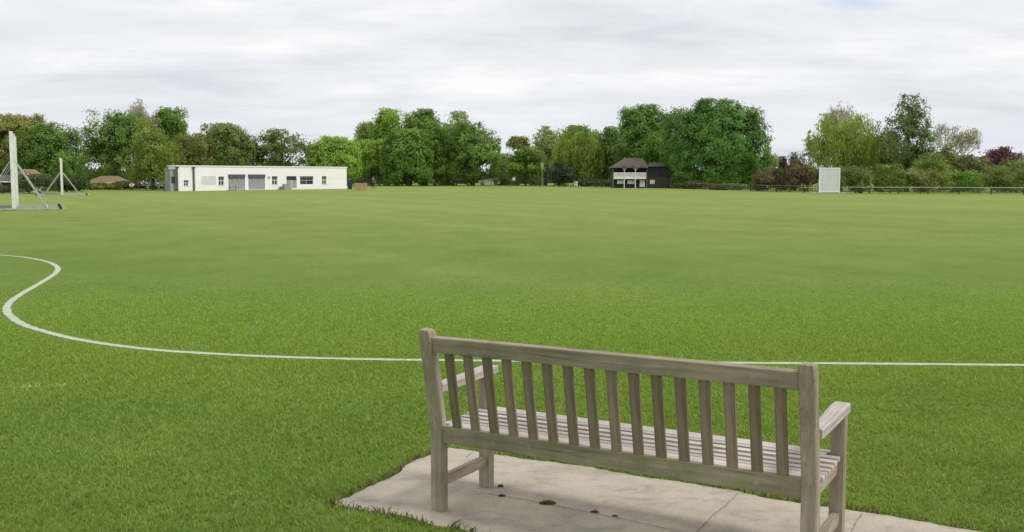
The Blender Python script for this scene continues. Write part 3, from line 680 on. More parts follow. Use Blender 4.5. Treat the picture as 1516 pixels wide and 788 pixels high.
# ------------------------------------------------------------------ long white pavilion
A = Vector((xat(263, 127), 127, 0)); Bp = Vector((xat(513.5, 144), 144, 0)); dirv = (Bp-A); LW = dirv.length; dirv.normalize()
ang = math.atan2(dirv.y, dirv.x)
pav = thing('white_pavilion', 'long low flat roofed white pavilion with grey shutters', 'building', (A.x, A.y, 0), ang)
def tfx(px):                                         # distance along the facade of a photo column
    k = (px-CX)/F; return (k*(A.y*cp+EYE*sp)-A.x)/(dirv.x-k*dirv.y*cp)
def zfx(px, py): return zat(py, A.y+dirv.y*tfx(px))
m_wp, nt, b = new_mat('pavilion_render')
c = ramp(nt, noise(nt, coords(nt, 'Object', (.35, 1, 1.4)), 1.0, 5, .6), [(.3, (.84,.82,.83)), (.6, (.90,.885,.89))])
nt.links.new(c, b.inputs['Base Color']); b.inputs['Roughness'].default_value = .8
TOP = 3.16
# facade with real openings: wall pieces between them
ops = []                                             # (px0, px1, ytop, ybottom, kind)
for q in [(272.5,279.5,267,275,'window'),(324,332,261.5,274,'window'),(338.5,363,258.5,281.5,'shutter'),(368,392.5,258.5,281,'shutter'),
          (403,411,261,273,'window'),(424.5,439.5,261,279,'door'),(444.5,464,261,273,'wide'),(477,483.5,261,272.5,'window')]:
    t0, t1 = tfx(q[0]), tfx(q[1]); ops.append((t0, t1, zfx(q[0], q[2]), max(.12, zfx(q[0], q[3])), q[4]))
bm = nb(); prev = 0
for (t0, t1, zt_, zb2, k) in ops:
    box(bm, prev, t0, 0, .28, -.3, TOP)
    box(bm, t0, t1, 0, .28, zt_, TOP); box(bm, t0, t1, 0, .28, -.3, zb2); prev = t1
box(bm, prev, LW, 0, .28, -.3, TOP)
box(bm, 0, .25, 0.28, 2.6, -.3, TOP-.003); box(bm, LW-.25, LW, 0.28, 2.6, -.3, TOP-.003); box(bm, .25, LW-.25, 2.35, 2.6, -.3, TOP-.003)
bmesh.ops.remove_doubles(bm, verts=bm.verts, dist=1e-4)
obj('wall', bm, m_wp, pav)
bm = nb(); box(bm, -.12, LW+.12, -.08, 2.7, TOP+.002, TOP+.14, .03); obj('roof', bm, M_white, pav)
for (t0, t1, zt_, zb2, k) in ops:
    w = t1-t0
    if k == 'door':
        f = obj('door', (lambda bm: (box(bm, t0, t1, .10, .15, zb2, zt_-.55), bm)[1])(nb()), M_shutter, pav)
        bm = nb(); box(bm, t0+.02, t1-.02, .12, .14, zt_-.55, zt_); obj('pane', bm, M_glass, f)
        bm = nb(); box(bm, (t0+t1)/2-.03, (t0+t1)/2+.03, .07, .1, zb2, zt_-.55); obj('frame', bm, M_frame, f)
    elif k == 'shutter':
        bm = nb(); n_ = 22; hz_ = (zt_-.38-zb2)/n_
        for j in range(n_): box(bm, t0, t1, .10, .13+.02*(j % 2), zb2+hz_*j, zb2+hz_*(j+1)-.004)
        f = obj('shutter', bm, M_shutter, pav)
        bm = nb(); box(bm, t0-.03, t1+.03, -.12, .10, zt_-.36, zt_+.02, .01); obj('shutter_box', bm, M_pipe, f)
        for kk in (1/3, 2/3):
            bm = nb(); xx = t0+w*kk; box(bm, xx-.04, xx+.04, .06, .1, zb2, zt_-.38); obj('frame', bm, M_galv, f)
    else:
        f = obj('window', (lambda bm: (box(bm, t0, t1, .16, .18, zb2, zt_), bm)[1])(nb()), M_glass, pav)
        bm = nb(); zm = zb2+(zt_-zb2)*.5
        for xx in ((t0, t0+.05), (t1-.05, t1)) + (((t0+t1)/2-.03, (t0+t1)/2+.03),): box(bm, xx[0], xx[1], .11, .158, zb2, zt_)
        box(bm, t0+.051, t1-.051, .112, .156, zm-.04, zm+.04)
        obj('frame', bm, M_frame if k != 'wide' else M_galv, f)
        if k != 'wide':
            bm = nb(); box(bm, t0-.04, t1+.04, -.05, .1, zb2-.07, zb2-.003); obj('sill', bm, M_frame, f)
        bm = nb(); box(bm, t0, t1, -.015, .10, zt_-.28 if k == 'wide' else zt_-.14, zt_-.003); obj('shutter_box', bm, M_pipe, f)
t0, t1 = tfx(299), tfx(320); bm = nb(); box(bm, t0, t1, -.04, -.003, .95, 2.0, .01); obj('notice_board', bm, plain('pale_grey_board', (.66,.66,.68), .6, .12, 2), pav)
for px_ in (262.3, 287):
    t = tfx(px_); bm = nb(); tube(bm, [(t, -.11, 0), (t, -.11, TOP)], [.12, .12], 8); box(bm, t-.18, t+.18, -.26, -.02, TOP-.25, TOP-.02); obj('downpipe', bm, M_pipe, pav)
t = tfx(398.5); bm = nb(); box(bm, t-.16, t+.16, -.1, -.005, 1.7, 1.95, .02); obj('wall_lamp', bm, M_galv, pav)
bm = nb(); box(bm, tfx(336), tfx(394), -1.3, -.004, -.1, .16); obj('step', bm, M_greyrender, pav)
# plinth seats and equipment in front of the shutters
bm = nb(); box(bm, tfx(412), tfx(423), -1.6, -.2, .0, .5, .05); box(bm, tfx(413), tfx(421), -1.5, -.9, .5, .85, .04)
o = obj('storage_box', bm, M_greyrender); o.location = (A.x, A.y, .1); o.rotation_euler = (0,0,ang); tag(o, 'low grey box left of the grey double door of the white pavilion', 'box')
bm = nb()
for s_ in (-.45, .45):
    tube(bm, [(s_, -.3, 0), (s_, 0, 1.0), (s_, .3, 0)], [.05, .05, .05], 6)
box(bm, -.6, .6, -.28, .28, .45, .52); box(bm, -.6, .6, -.03, .03, .97, 1.05)
o = obj('easel_board', bm, M_greyrender); q = A+dirv*tfx(336.5)+Vector((dirv.y, -dirv.x, 0))*1.6; o.location = (q.x, q.y, .05); o.rotation_euler = (0,0,ang)
tag(o, 'small grey trestle by the left shutter of the white pavilion', 'trestle')
# grey lean-to at the near end
ann = thing('grey_annexe', 'dark grey lean-to at the left end of the white pavilion', 'building', (A.x, A.y, 0), ang+math.pi*.5)
bm = nb(); box(bm, .35, 1.9, .02, .75, -.3, 2.75); obj('wall', bm, M_greyrender, ann)
bm = nb(); box(bm, .28, 1.95, .004, .85, 2.753, 2.86); obj('roof', bm, M_galv, ann)
bm = nb(); box(bm, .30, .348, .2, .62, 1.1, 1.9); f = obj('window', bm, M_glass, ann)

# ------------------------------------------------------------------ black and white pavilion
YB = 150; xl, xr, xe = xat(907.5, YB), xat(957, YB), xat(993, YB); gb = gz((xl+xr)/2, YB)
S = (YB*cp)/F
bw = thing('timber_pavilion', 'two storey black and white pavilion with balcony and brown hipped roof', 'building', (xl, YB, gb))
w1 = xr-xl; w2 = xe-xr
def zb_(py): return zat(py, YB)-gb
z_eave, z_rail1, z_rail0, z_ridge, z_eave2 = zb_(248.5), zb_(255.5), zb_(265), zb_(233.5), zb_(246.5)
bm = nb(); box(bm, .15, w1, 1.3, 5.0, z_rail0-.15, z_eave); box(bm, .15, w1, .5, 5.0, -.2, z_rail0-.153); obj('wall', bm, M_dark, bw)
bm = nb(); box(bm, .0, w1, -.1, 1.3, z_rail0-.14, z_rail0-.004); obj('balcony_floor', bm, M_brown, bw)
# balcony front: boards with slim dark gaps, rails, posts
bm = nb(); n_ = 3
for k in range(n_):
    a_, b_ = w1*k/n_+.07, w1*(k+1)/n_-.07
    box(bm, a_, b_, -.10, -.05, z_rail1-.14, z_rail1); box(bm, a_, b_, -.10, -.05, z_rail0, z_rail0+.32)
    m_ = 9
    for j in range(m_):
        q0 = a_+(b_-a_)*j/m_; box(bm, q0+.02, q0+(b_-a_)/m_-.03, -.09, -.06, z_rail0+.32, z_rail1-.14)
obj('balcony_railing', bm, M_frame, bw)
for k in range(n_+1):
    x = w1*k/n_; bm = nb(); box(bm, x-.06, x+.06, -.13, -.01, -.2, z_rail1); box(bm, x-.05, x+.05, -.12, -.02, z_rail1, z_eave); 
    if 0 < k < n_: 
        bar(bm, (x, -.07, z_eave-.4), (x-.32, -.07, z_eave-.03), .08, .08, up=(0,1,0)); bar(bm, (x, -.07, z_eave-.4), (x+.32, -.07, z_eave-.03), .08, .08, up=(0,1,0))
    obj('post', bm, M_offwhite if 0 < k < n_ else M_fencew, bw)
for (a_, b_, c_, d_, nm) in [(914,923.5,266.8,272.3,'window'),(929.5,940,266.8,272.3,'window'),(962.5,969.5,266.5,272.5,'window'),(947.5,955,266.5,277,'door')]:
    x0, x1 = xat(a_, YB)-xl, xat(b_, YB)-xl; yy = .5
    if a_ > 957: yy = .4
    bm = nb(); box(bm, x0, x1, yy-.09, yy-.005, zb_(d_), zb_(c_), .01)
    f = obj(nm, bm, M_frame, bw)
    m2 = 3 if nm == 'window' else 2
    for j in range(1, m2): bm = nb(); xx = x0+(x1-x0)*j/m2; box(bm, xx-.02, xx+.02, yy-.11, yy-.091, zb_(d_)+.04, zb_(c_)-.04); obj('frame', bm, M_galv, f)
def hip(bm, x0, x1, y0, y1, z0, z1, r0, r1):
    ym = (y0+y1)/2; P = [(x0,y0,z0),(x1,y0,z0),(x1,y1,z0),(x0,y1,z0),(r0,ym,z1),(r1,ym,z1)]
    v = [bm.verts.new(p) for p in P]
    for q in ((0,1,5,4),(1,2,5),(2,3,4,5),(3,0,4),(3,2,1,0)): bm.faces.new([v[i] for i in q])
bm = nb(); hip(bm, -.25, w1+.25, -.35, 5.3, z_eave+.002, z_ridge, xat(925, YB+2)-xl, xat(952, YB+2)-xl); rf = obj('roof', bm, M_redtile, bw)
for px_ in (923, 936, 949):                         # small white braces under the eaves read as gablets
    x = xat(px_, YB)-xl; bm = nb(); v = [bm.verts.new(p) for p in ((x-.35,-.42,z_eave-.05),(x+.35,-.42,z_eave-.05),(x,-.42,z_eave+.42),(x,.6,z_eave+.42),(x-.35,.3,z_eave-.0),(x+.35,.3,z_eave-.0))]
    for q in ((0,1,2),(0,2,3,4),(2,1,5,3)): bm.faces.new([v[i] for i in q])
    obj('gablet', bm, M_greentile, rf)
bm = nb(); box(bm, w1+.003, w1+w2, .4, 5.0, -.2, zb_(262.5)); box(bm, w1+.003, w1+w2, .36, 5.0, zb_(262.3), z_eave2); 
for j in range(9): xx = w1+.1+(w2-.2)*j/9; box(bm, xx, xx+.03, .33, .36, zb_(262.3)+.05, z_eave2-.05)
obj('side_wing', bm, M_dark, bw)
bm = nb(); box(bm, w1+.01, w1+w2-.01, .375, .398, -.15, zb_(262.5)-.02); obj('boarding', bm, M_brown, bw)
bm = nb(); hip(bm, w1+.26, w1+w2+.3, .0, 5.2, z_eave2+.002, zb_(240), w1+.8, w1+w2-.8); obj('roof', bm, M_greentile, bw)
bm = nb(); 
for j in range(4): box(bm, w1+w2+.08+j*.24, w1+w2+.08+j*.24+.22, .5, .56, -.1, zb_(250.5)-.1*(j % 2))
for z_ in (.5, 1.6): box(bm, w1+w2+.06, w1+w2+1.02, .562, .62, z_, z_+.1)
o = obj('board_fence', bm, M_fencew); o.location = (xl, YB, gb); tag(o, 'tall grey board screen at right end of the black and white pavilion', 'fence')

# ------------------------------------------------------------------ sightscreens
def sightscreen(label, pn, pf, h, wpanel_t=.42):
    """pn, pf: ground points of the near and far end of the panel seen almost edge-on"""
    d = (pf-pn); Ln = d.length; r = math.atan2(d.y, d.x)
    root = thing('sightscreen', label, 'sightscreen', pn, r, 'edge-on white sightscreens on the left')
    for j in range(int(Ln/1.0)):
        pass
    bm = nb(); n_ = 18; hh = (h-.25)/n_
    for j in range(n_): box(bm, 0, Ln, -.05, .05+(.015 if j % 2 else 0), .25+hh*j, .25+hh*(j+1)-.012)
    obj('panel', bm, M_offwhite, root)
    for x in (.0, Ln*.5, Ln):
        bm = nb(); box(bm, x-.05, x+.05, -wpanel_t*.22, wpanel_t*.22, .10, h, .01); obj('post', bm, M_offwhite, root)
        bm = nb(); box(bm, x-.05, x+.05, -2.45, 2.45, .04, .12, .01); f = obj('base_rail', bm, M_galv, root)
        for s_ in (-1, 1):
            bm = nb(); bar(bm, (x, s_*.12, h*.62), (x, s_*1.55, .12), .045, .045); obj('brace', bm, M_galv, root)
            bm = nb(); c_ = [(x-.07, s_*2.2, .12), (x+.07, s_*2.2, .12)]; tube(bm, c_, [.07, .07], 12); obj('wheel', bm, M_rubber, root)
    for s_ in (-1, 1):
        bm = nb(); box(bm, .06, Ln-.06, s_*1.55-.05, s_*1.55+.05, .07, .15); obj('runner', bm, M_galv, root)
    return root
def gp2(px, Y): return base(px, Y)
sightscreen('nearest tall white sightscreen seen edge-on at the left edge', gp2(21, 52), gp2(25.5, 58.5), 4.05)
sightscreen('smaller edge-on white sightscreen further away between two dark trees', gp2(91.5, 96), gp2(93.2, 102), 3.6, .26)
ss = thing('sightscreen', 'white square sightscreen facing the camera before the willow', 'sightscreen', base(1227.5, 110), -.05)
S1 = 110*cp/F; w_, h_ = 30.5*S1, zat(248.5, 110)
m_sc, nt, b = new_mat('grey_white_sheet')
c = ramp(nt, noise(nt, coords(nt, 'Object', (1.5, 1, .8)), 1.0, 4, .6), [(.3, (.60,.61,.63)), (.7, (.70,.71,.73))]); nt.links.new(c, b.inputs['Base Color'])
bm = nb(); box(bm, -w_/2+.08, w_/2-.08, -.02, .02, .30, h_-.08)
for j in range(1, 6): box(bm, -w_/2+.08+(w_-.16)*j/6-.008, -w_/2+.08+(w_-.16)*j/6+.008, -.03, -.021, .3, h_-.08)
obj('panel', bm, m_sc, ss)
bm = nb(); box(bm, -w_/2, -w_/2+.1, -.05, .05, .05, h_); box(bm, w_/2-.1, w_/2, -.05, .05, .05, h_); box(bm, -w_/2+.1, w_/2-.1, -.048, .048, h_-.1, h_-.002); box(bm, -w_/2+.1, w_/2-.1, -.048, .048, .2, .3); obj('frame', bm, M_white, ss)
bm = nb(); box(bm, -w_/2-.9, w_/2+.7, -.1, .1, .02, .14, .02); obj('base_rail', bm, M_galv, ss)
for s_ in (-1, 1):
    bm = nb(); bar(bm, (s_*w_/2*.9, .05, h_*.75), (s_*w_/2*.9, 1.3, .1), .06, .06); obj('brace', bm, M_galv, ss)
    bm = nb(); box(bm, s_*w_/2*.9-.04, s_*w_/2*.9+.04, .11, 1.5, .03, .1); obj('foot', bm, M_galv, ss)

# ------------------------------------------------------------------ fences
def rail_fence(name, label, pts, h, post_step, mat_top, mat, rails=2, infill=None):
    root = thing(name, label, 'fence', base(*pts[0]))
    P = [base(*p)-root.location for p in pts]
    for r_ in range(rails):
        z = h*(1-r_/rails); bm = nb()
        for a, b in zip(P, P[1:]): bar(bm, a+Vector((0,0,z)), b+Vector((0,0,z)), .06, .09 if r_ == 0 else .06)
        obj('rail', bm, mat_top if r_ == 0 else mat, root)
    for p in resample(P, post_step):
        bm = nb(); box(bm, p.x-.05, p.x+.05, p.y+.04, p.y+.14, p.z-.1, p.z+h+.06); obj('post', bm, mat, root)
    return root
rail_fence('field_fence', 'low fence with pale top rail running along the right side of the field', [(1246,112),(1330,109),(1420,106),(1516,104),(1720,100)], .72, 2.6, M_galv, M_fenced, 3)
rail_fence('field_fence', 'low dark rail fence between the huge round tree and the facing sightscreen', [(1000,150),(1060,138),(1130,126),(1212,114)], .80, 2.6, M_fencew, M_fenced, 3)
bm = nb(); Pf = [base(516,188), base(650,190), base(830,190)]
cf = thing('mesh_fence', 'tall dark mesh fence across the middle below the trees', 'fence', Pf[0])
Pl = [p-Pf[0] for p in Pf]
for p in resample(Pl, 3.0):
    bm = nb(); tube(bm, [p+Vector((0,0,-.1)), p+Vector((0,0,2.55))], [.05, .05], 6); obj('post', bm, M_galv, cf)
bm = nb()
for z in (.08, .9, 1.7, 2.5):
    for a, b in zip(Pl, Pl[1:]): bar(bm, a+Vector((0,-.07,z)), b+Vector((0,-.07,z)), .035, .05)
obj('rail', bm, M_meshf, cf)
bm = nb()
for p in resample(Pl, .16): box(bm, p.x-.014, p.x+.014, -.055+p.y, -.03+p.y, p.z+.05, p.z+2.5)
obj('mesh', bm, M_meshf, cf)
rail_fence('field_fence', 'short grey rail fence in front of the cars left of the white pavilion', [(206,134),(252,130)], .8, 1.2, M_fencew, M_fenced, 3)

# ------------------------------------------------------------------ small buildings beyond
def house(name, label, px0, px1, Y, peave, pridge, mwall, mroof, dep=6, gable=False, wins=()):
    b = base((px0+px1)/2, Y); x0, x1 = xat(px0, Y)-b.x, xat(px1, Y)-b.x; ze, zr = zat(peave, Y)-b.z, zat(pridge, Y)-b.z
    root = thing(name, label, 'house' if 'house' in name or 'bungalow' in name else 'shed', b)
    bm = nb(); box(bm, x0, x1, 0, dep, -.2, ze)
    obj('wall', bm, mwall, root)
    bm = nb()
    if gable:
        v = [bm.verts.new(p) for p in ((x0-.2,-.2,ze),(x1+.2,-.2,ze),(0,-.2,zr),(x0-.2,dep,ze),(x1+.2,dep,ze),(0,dep,zr))]
        for q in ((0,1,2),(3,5,4),(0,2,5,3),(1,4,5,2)): bm.faces.new([v[i] for i in q])
    else:
        hip(bm, x0-.3, x1+.3, -.35, dep+.3, ze+.002, zr, x0+1.0, x1-1.0)
    obj('roof', bm, mroof, root)
    bm = nb(); box(bm, x0-.3, x1+.3, -.45, -.352, ze-.08, ze+.05); obj('gutter', bm, M_white, root)
    for (f0, f1, z0_, z1_) in wins:
        bm = nb(); box(bm, x0+(x1-x0)*f0, x0+(x1-x0)*f1, -.03, .0-.003, z0_, z1_); w_o = obj('window', bm, M_glass, root)
        bm = nb(); xm = x0+(x1-x0)*(f0+f1)/2; box(bm, xm-.03, xm+.03, -.05, -.031, z0_, z1_); obj('frame', bm, M_frame, w_o)
    return root
house('brick_house', 'small red brick house partly hidden behind the nearest edge-on sightscreen', -34, 19, 116, 269, 259, M_brick, M_greentile, wins=((.2,.4,.4,.95),(.6,.8,.4,.95)))
house('cream_house', 'small orange roof gable showing above a shrub beside the nearest edge-on sightscreen', 26, 43, 118, 257.5, 250.5, M_cream, M_orangetile, 3, True)
house('bungalow', 'low bungalow with orange tiled roof under the dark ragged tree', 127, 172, 141, 271, 260.5, M_cream, M_orangetile, wins=((.2,.4,.2,.6),))
house('storage_shed', 'pale grey shed behind the mesh fence left of the small one', 732, 766, 208, 265, 257, plain('pale_blue_grey', (.34,.38,.39), .6, .2, 1.5), M_galv, 5, False, ((.1,.3,.4,1.4),(.6,.8,.4,1.4)))
house('storage_shed', 'small pale shed with pitched roof left of the dark conifer shrub', 786, 808, 200, 268, 260, plain('dull_white_boards', (.36,.38,.36), .7, .2, 1.5), M_galv, 4, True)
house('storage_shed', 'grey brown hut behind the mesh fence between two trunks', 651, 671, 205, 258, 252, plain('grey_brown_boards', (.15,.15,.13), .8, .2, 1.5), M_greentile, 4, True)

# ------------------------------------------------------------------ cars
def car_paint(c): 
    m, nt, b = new_mat('car_paint'); nt.links.new(ramp(nt, noise(nt, coords(nt), 2, 3), [(.3, tuple(x*.92 for x in c)), (.7, c)]), b.inputs['Base Color'])
    b.inputs['Roughness'].default_value = .3; b.inputs['Coat Weight'].default_value = .5; return m
def car_meshes():
    W2 = .86; P = [(-2.1,.35),(-2.12,.62),(-2.0,.88),(-1.2,.98),(-.55,1.38),(.75,1.42),(1.55,1.0),(1.98,.92),(2.08,.6),(2.05,.32)]
    bm = nb(); rings = []
    for s_, ins in ((-W2, 0), (W2, 0)):
        rings.append([bm.verts.new((x, s_*(1 if z < 1.0 else .80), z)) for x, z in P])
    n = len(P); bm.faces.new(rings[0]); bm.faces.new(rings[1][::-1])
    for k in range(n): bm.faces.new((rings[0][k], rings[0][(k+1) % n], rings[1][(k+1) % n], rings[1][k]))
    bmesh.ops.triangulate(bm, faces=[f for f in bm.faces if len(f.verts) > 4])
    return bm
def make_car(label, mat, loc, rz, group=None):
    r = thing('parked_car', label, 'car', loc, rz, group); body = obj('body', car_meshes(), mat, r)
    for s_ in (-1, 1):
        bm = nb(); v = [bm.verts.new((x, s_*y_, z)) for x, z, y_ in ((-.98,1.03,.80),(-.5,1.32,.72),(.68,1.36,.72),(1.3,1.05,.80))]; bm.faces.new(v); obj('side_window', bm, M_glass, r, loc=(0, s_*.02, 0))
        for x in (-1.3, 1.3):
            bm = nb(); tube(bm, [(x, s_*.66, .32), (x, s_*.89, .32)], [.32, .32], 16); w = obj('wheel', bm, M_rubber, r)
            bm = nb(); tube(bm, [(x, s_*.892, .32), (x, s_*.90, .32)], [.18, .18], 12); obj('rim', bm, M_galv, w)
        bm = nb(); box(bm, -2.135, -2.09, s_*.62-.16, s_*.62+.16, .64, .78); obj('headlight', bm, M_frame, r)
    bm = nb(); v = [bm.verts.new(p) for p in ((-1.16,-.66,1.03),(-1.16,.66,1.03),(-.62,.62,1.36),(-.62,-.62,1.36))]; bm.faces.new(v); obj('windscreen', bm, M_glass, r, loc=(-.03, 0, .03))
    bm = nb(); v = [bm.verts.new(p) for p in ((1.5,-.66,1.06),(1.5,.66,1.06),(.82,.62,1.40),(.82,-.62,1.40))]; bm.faces.new(v); obj('rear_window', bm, M_glass, r, loc=(.03, 0, .02))
    return r
cw, cs, cb, cd, cr_ = car_paint((.75,.76,.75)), car_paint((.42,.44,.46)), car_paint((.05,.07,.13)), car_paint((.03,.03,.035)), car_paint((.20,.03,.03))
g1 = 'cars parked left of the white pavilion'; g2_ = 'cars parked behind the mesh fence'
for px_, Y, rz, m_, lb, g in [(211,146,1.5,cw,'white car under the drooping tree, leftmost of the cars left of the white pavilion',g1),(227,144,1.6,cs,'silver car parked in the middle of the three left of the white pavilion',g1),(241,142,1.5,cs,'silver car parked nearest the grey lean-to of the white pavilion',g1),
        (524,200,.1,cb,'dark blue car parked just right of the white pavilion behind the brown crate',g2_),(563,197,.1,cw,'white car behind the person in dark clothes',g2_),(596,196,0,cd,'black car parked between white car and silver car behind the mesh fence',g2_),
        (634,196,3.1,cs,'silver car parked behind the mesh fence below the tallest middle tree',g2_),(684,197,.1,cd,'black car behind the mesh fence right of the grey brown hut',g2_),(724,197,3.1,cw,'white car behind the mesh fence left of the pale grey shed',g2_),(776,196,0,cd,'black car between the two pale sheds behind the mesh fence',g2_)]:
    make_car(lb, m_, base(px_, Y), rz, g)

# brown crate and bins beside the white pavilion
q = base(534.5, 131); w_ = 17*131/F
bm = nb()
for j in range(6): box(bm, -w_/2, w_/2, -.42, .42, .04+j*.155, .04+j*.155+.145)
for s_ in (-1, 0, 1): box(bm, s_*(w_/2-.1)-.04, s_*(w_/2-.1)+.04, -.46, -.421, .0, .97)
o = obj('wooden_crate', bm, plain('orange_brown_wood', (.42,.28,.14), .8, .2, 3)); o.location = q; tag(o, 'orange brown wooden crate on the grass right of the white pavilion', 'crate')
def lathe(bm, prof, n=16, c=(0,0)):
    rings = [[bm.verts.new((c[0]+r*math.cos(6.2832*k/n), c[1]+r*math.sin(6.2832*k/n), z)) for k in range(n)] for z, r in prof]
    for a, b in zip(rings, rings[1:]):
        for k in range(n): bm.faces.new((a[k], a[(k+1) % n], b[(k+1) % n], b[k]))
    bm.faces.new(rings[0][::-1]); bm.faces.new(rings[-1])
bm = nb(); lathe(bm, [(0,.25),(.06,.27),(.75,.31),(.78,.34),(.84,.34),(.92,.2),(.95,.05)]); o = obj('litter_bin', bm, M_dark); o.location = base(518.5, 140); tag(o, 'black round bin between white pavilion and brown crate', 'bin')
# slim pale post by the conifer shrub
bm = nb(); tube(bm, [(0,0,0),(0,0,4.2)], [.06,.05], 8); box(bm, -.25, .25, -.08, -.04, 3.0, 4.2, .02); o = obj('sign_post', bm, plain('pale_green_paint', (.40,.46,.28), .7, .1, 2)); o.location = base(802.5, 184); tag(o, 'slim pale post with upright board left of the dark conifer shrub', 'sign')

# ------------------------------------------------------------------ people
def skin_mesh(name, verts, edges, mat, parent, root=0, sub=1):
    me = bpy.data.meshes.new(name); me.from_pydata([v[:3] for v in verts], edges, []); o = bpy.data.objects.new(name, me); C.objects.link(o)
    md = o.modifiers.new('s', 'SKIN'); 
    if not me.skin_vertices: 
        bm = bmesh.new(); bm.from_mesh(me); bm.verts.layers.skin.verify(); bm.to_mesh(me); bm.free()
    for i, v in enumerate(verts): me.skin_vertices[0].data[i].radius = (v[3], v[4] if len(v) > 4 else v[3]); me.skin_vertices[0].data[i].use_root = (i == root)
    sb = o.modifiers.new('u', 'SUBSURF'); sb.levels = sub; sb.render_levels = sub
    dg = bpy.context.evaluated_depsgraph_get(); dg.update(); m2 = bpy.data.meshes.new_from_object(o.evaluated_get(dg))
    bpy.data.objects.remove(o); m2.materials.clear(); m2.materials.append(mat)
    for p in m2.polygons: p.use_smooth = True
    r = bpy.data.objects.new(name, m2); link(r, parent); return r
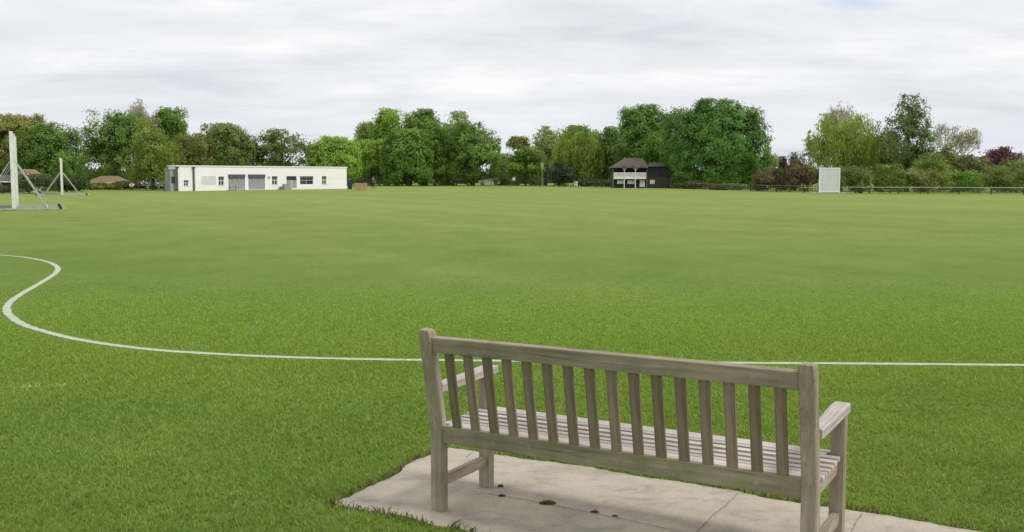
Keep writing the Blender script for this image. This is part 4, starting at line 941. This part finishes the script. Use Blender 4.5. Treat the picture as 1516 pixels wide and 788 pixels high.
def person(label, px, Y, rz, top_m, leg_m, hair_m, pose='stand', group=None):
    r = thing('person', label, 'person', base(px, Y), rz, group)
    k = {'stand': 0, 'crouch': 1}[pose]
    if k == 0:
        J = dict(pel=(0,0,.95), ch=(0,.01,1.32), nk=(0,.01,1.49), hd=(0,-.02,1.62), top=(0,0,1.72),
                 hl=(-.10,0,.88), kl=(-.13,-.03,.49), al=(-.14,.03,.09), fl=(-.15,-.13,.04), hr=(.10,0,.88), kr=(.14,.02,.49), ar=(.17,.08,.09), fr=(.19,-.08,.04),
                 sl=(-.19,.0,1.42), el=(-.27,.03,1.15), wl=(-.26,-.10,.92), sr=(.19,0,1.42), er=(.27,.02,1.15), wr=(.25,-.12,.93))
    else:
        J = dict(pel=(0,.12,.42), ch=(0,-.05,.78), nk=(0,-.10,.93), hd=(0,-.17,1.04), top=(0,-.17,1.14),
                 hl=(-.11,.10,.40), kl=(-.18,-.28,.52), al=(-.16,-.12,.09), fl=(-.17,-.28,.04), hr=(.11,.10,.40), kr=(.18,-.28,.50), ar=(.16,-.10,.09), fr=(.17,-.26,.04),
                 sl=(-.19,-.07,.86), el=(-.26,-.26,.66), wl=(-.14,-.42,.55), sr=(.19,-.07,.86), er=(.26,-.26,.66), wr=(.14,-.42,.55))
    rad = dict(pel=(.13,.10), ch=(.15,.10), nk=(.055,.055), hd=(.085,.10), top=(.06,.07), hl=.09, kl=.058, al=.042, fl=.035, hr=.09, kr=.058, ar=.042, fr=.035,
               sl=.058, el=.043, wl=.03, sr=.058, er=.043, wr=.03)
    E = [('pel','ch'),('ch','nk'),('nk','hd'),('hd','top'),('pel','hl'),('hl','kl'),('kl','al'),('al','fl'),('pel','hr'),('hr','kr'),('kr','ar'),('ar','fr'),('ch','sl'),('sl','el'),('el','wl'),('ch','sr'),('sr','er'),('er','wr')]
    names = list(J); verts = []
    for n_ in names: q_ = rad[n_]; q_ = q_ if isinstance(q_, tuple) else (q_, q_); verts.append((*J[n_], *q_))
    edges = [(names.index(a), names.index(b)) for a, b in E]
    for w, e in (('wl','el'), ('wr','er')):          # palm and five fingers
        a = Vector(J[w]); d = (a-Vector(J[e])).normalized(); s_ = d.orthogonal().normalized()
        pi = len(verts); pm = a+d*.07; verts.append((*pm, .03, .022)); edges.append((names.index(w), pi))
        for f in range(5):
            off = (f-1.5)*.021; L_ = (.07, .08, .085, .075, .05)[f]; st = pm+s_*off if f < 4 else a+d*.03+s_*-.03
            dd = d if f < 4 else (d-s_*.8).normalized()
            i0 = len(verts); verts.append((*(st+dd*.03), .009, .009)); verts.append((*(st+dd*L_+Vector((0,-.012,-.005))), .008, .008)); edges += [(pi, i0), (i0, i0+1)]
    skin_mesh('body', verts, edges, M_skin, r, 0, 1)
    def cl(nm, keys, extra, m, root):
        vs = []; 
        for n_ in keys: q_ = rad[n_]; q_ = q_ if isinstance(q_, tuple) else (q_, q_); vs.append((*J[n_], q_[0]+extra, q_[1]+extra))
        es = [(keys.index(a), keys.index(b)) for a, b in E if a in keys and b in keys]
        return skin_mesh(nm, vs, es, m, r, keys.index(root))
    cl('shirt', ['pel','ch','sl','el','sr','er'], .02, top_m, 'ch')
    cl('trousers', ['pel','hl','kl','al','hr','kr','ar'], .018, leg_m, 'pel')
    h = Vector(J['hd']); bm = nb(); bmesh.ops.create_uvsphere(bm, u_segments=12, v_segments=8, radius=.115, matrix=Matrix.Translation(h+Vector((0,.03,.05)))); 
    for v_ in [v_ for v_ in bm.verts if v_.co.y < h.y-.05 and v_.co.z < h.z+.07]: v_.co.y = h.y-.03
    obj('hair', bm, hair_m, r, smooth_=True)
    for s_ in (-1, 1):
        bm = nb(); bmesh.ops.create_icosphere(bm, subdivisions=1, radius=.013, matrix=Matrix.Translation(h+Vector((s_*.035, -.095, .01)))); obj('eye', bm, M_dark, r)
    bm = nb(); v = [bm.verts.new(h+Vector(p)) for p in ((-.014,-.095,-.02),(.014,-.095,-.02),(0,-.125,-.02),(0,-.095,.02))]
    for q_ in ((0,1,2),(0,2,3),(1,3,2),(0,3,1)): bm.faces.new([v[i] for i in q_])
    obj('nose', bm, M_skin, r)
    bm = nb(); box(bm, h.x-.025, h.x+.025, h.y-.10, h.y-.09, h.z-.05, h.z-.04); obj('mouth', bm, plain('lip', (.35,.14,.12), .6, .1, 9), r)
    return r
tw = plain('white_cloth', (.78,.77,.72), .9, .05, 6); tdk = plain('dark_cloth', (.035,.032,.03), .9, .2, 6); tn = plain('brown_cloth', (.07,.055,.035), .9, .2, 6); hb = plain('brown_hair', (.04,.028,.02), .9, .3, 20)
person('person in dark clothes standing beside the brown crate', 553, 142, 2.6, tdk, tn, hb)
person('person in white top crouching under the dark ragged tree', 195.5, 128, .3, tw, tdk, hb, 'crouch')
person('person in white crouching left of the black and white pavilion', 853, 152, -.5, tw, tw, hb, 'crouch')
person('person in white top and dark trousers by the mesh fence before the black car', 760.5, 183, .2, tw, tdk, hb)
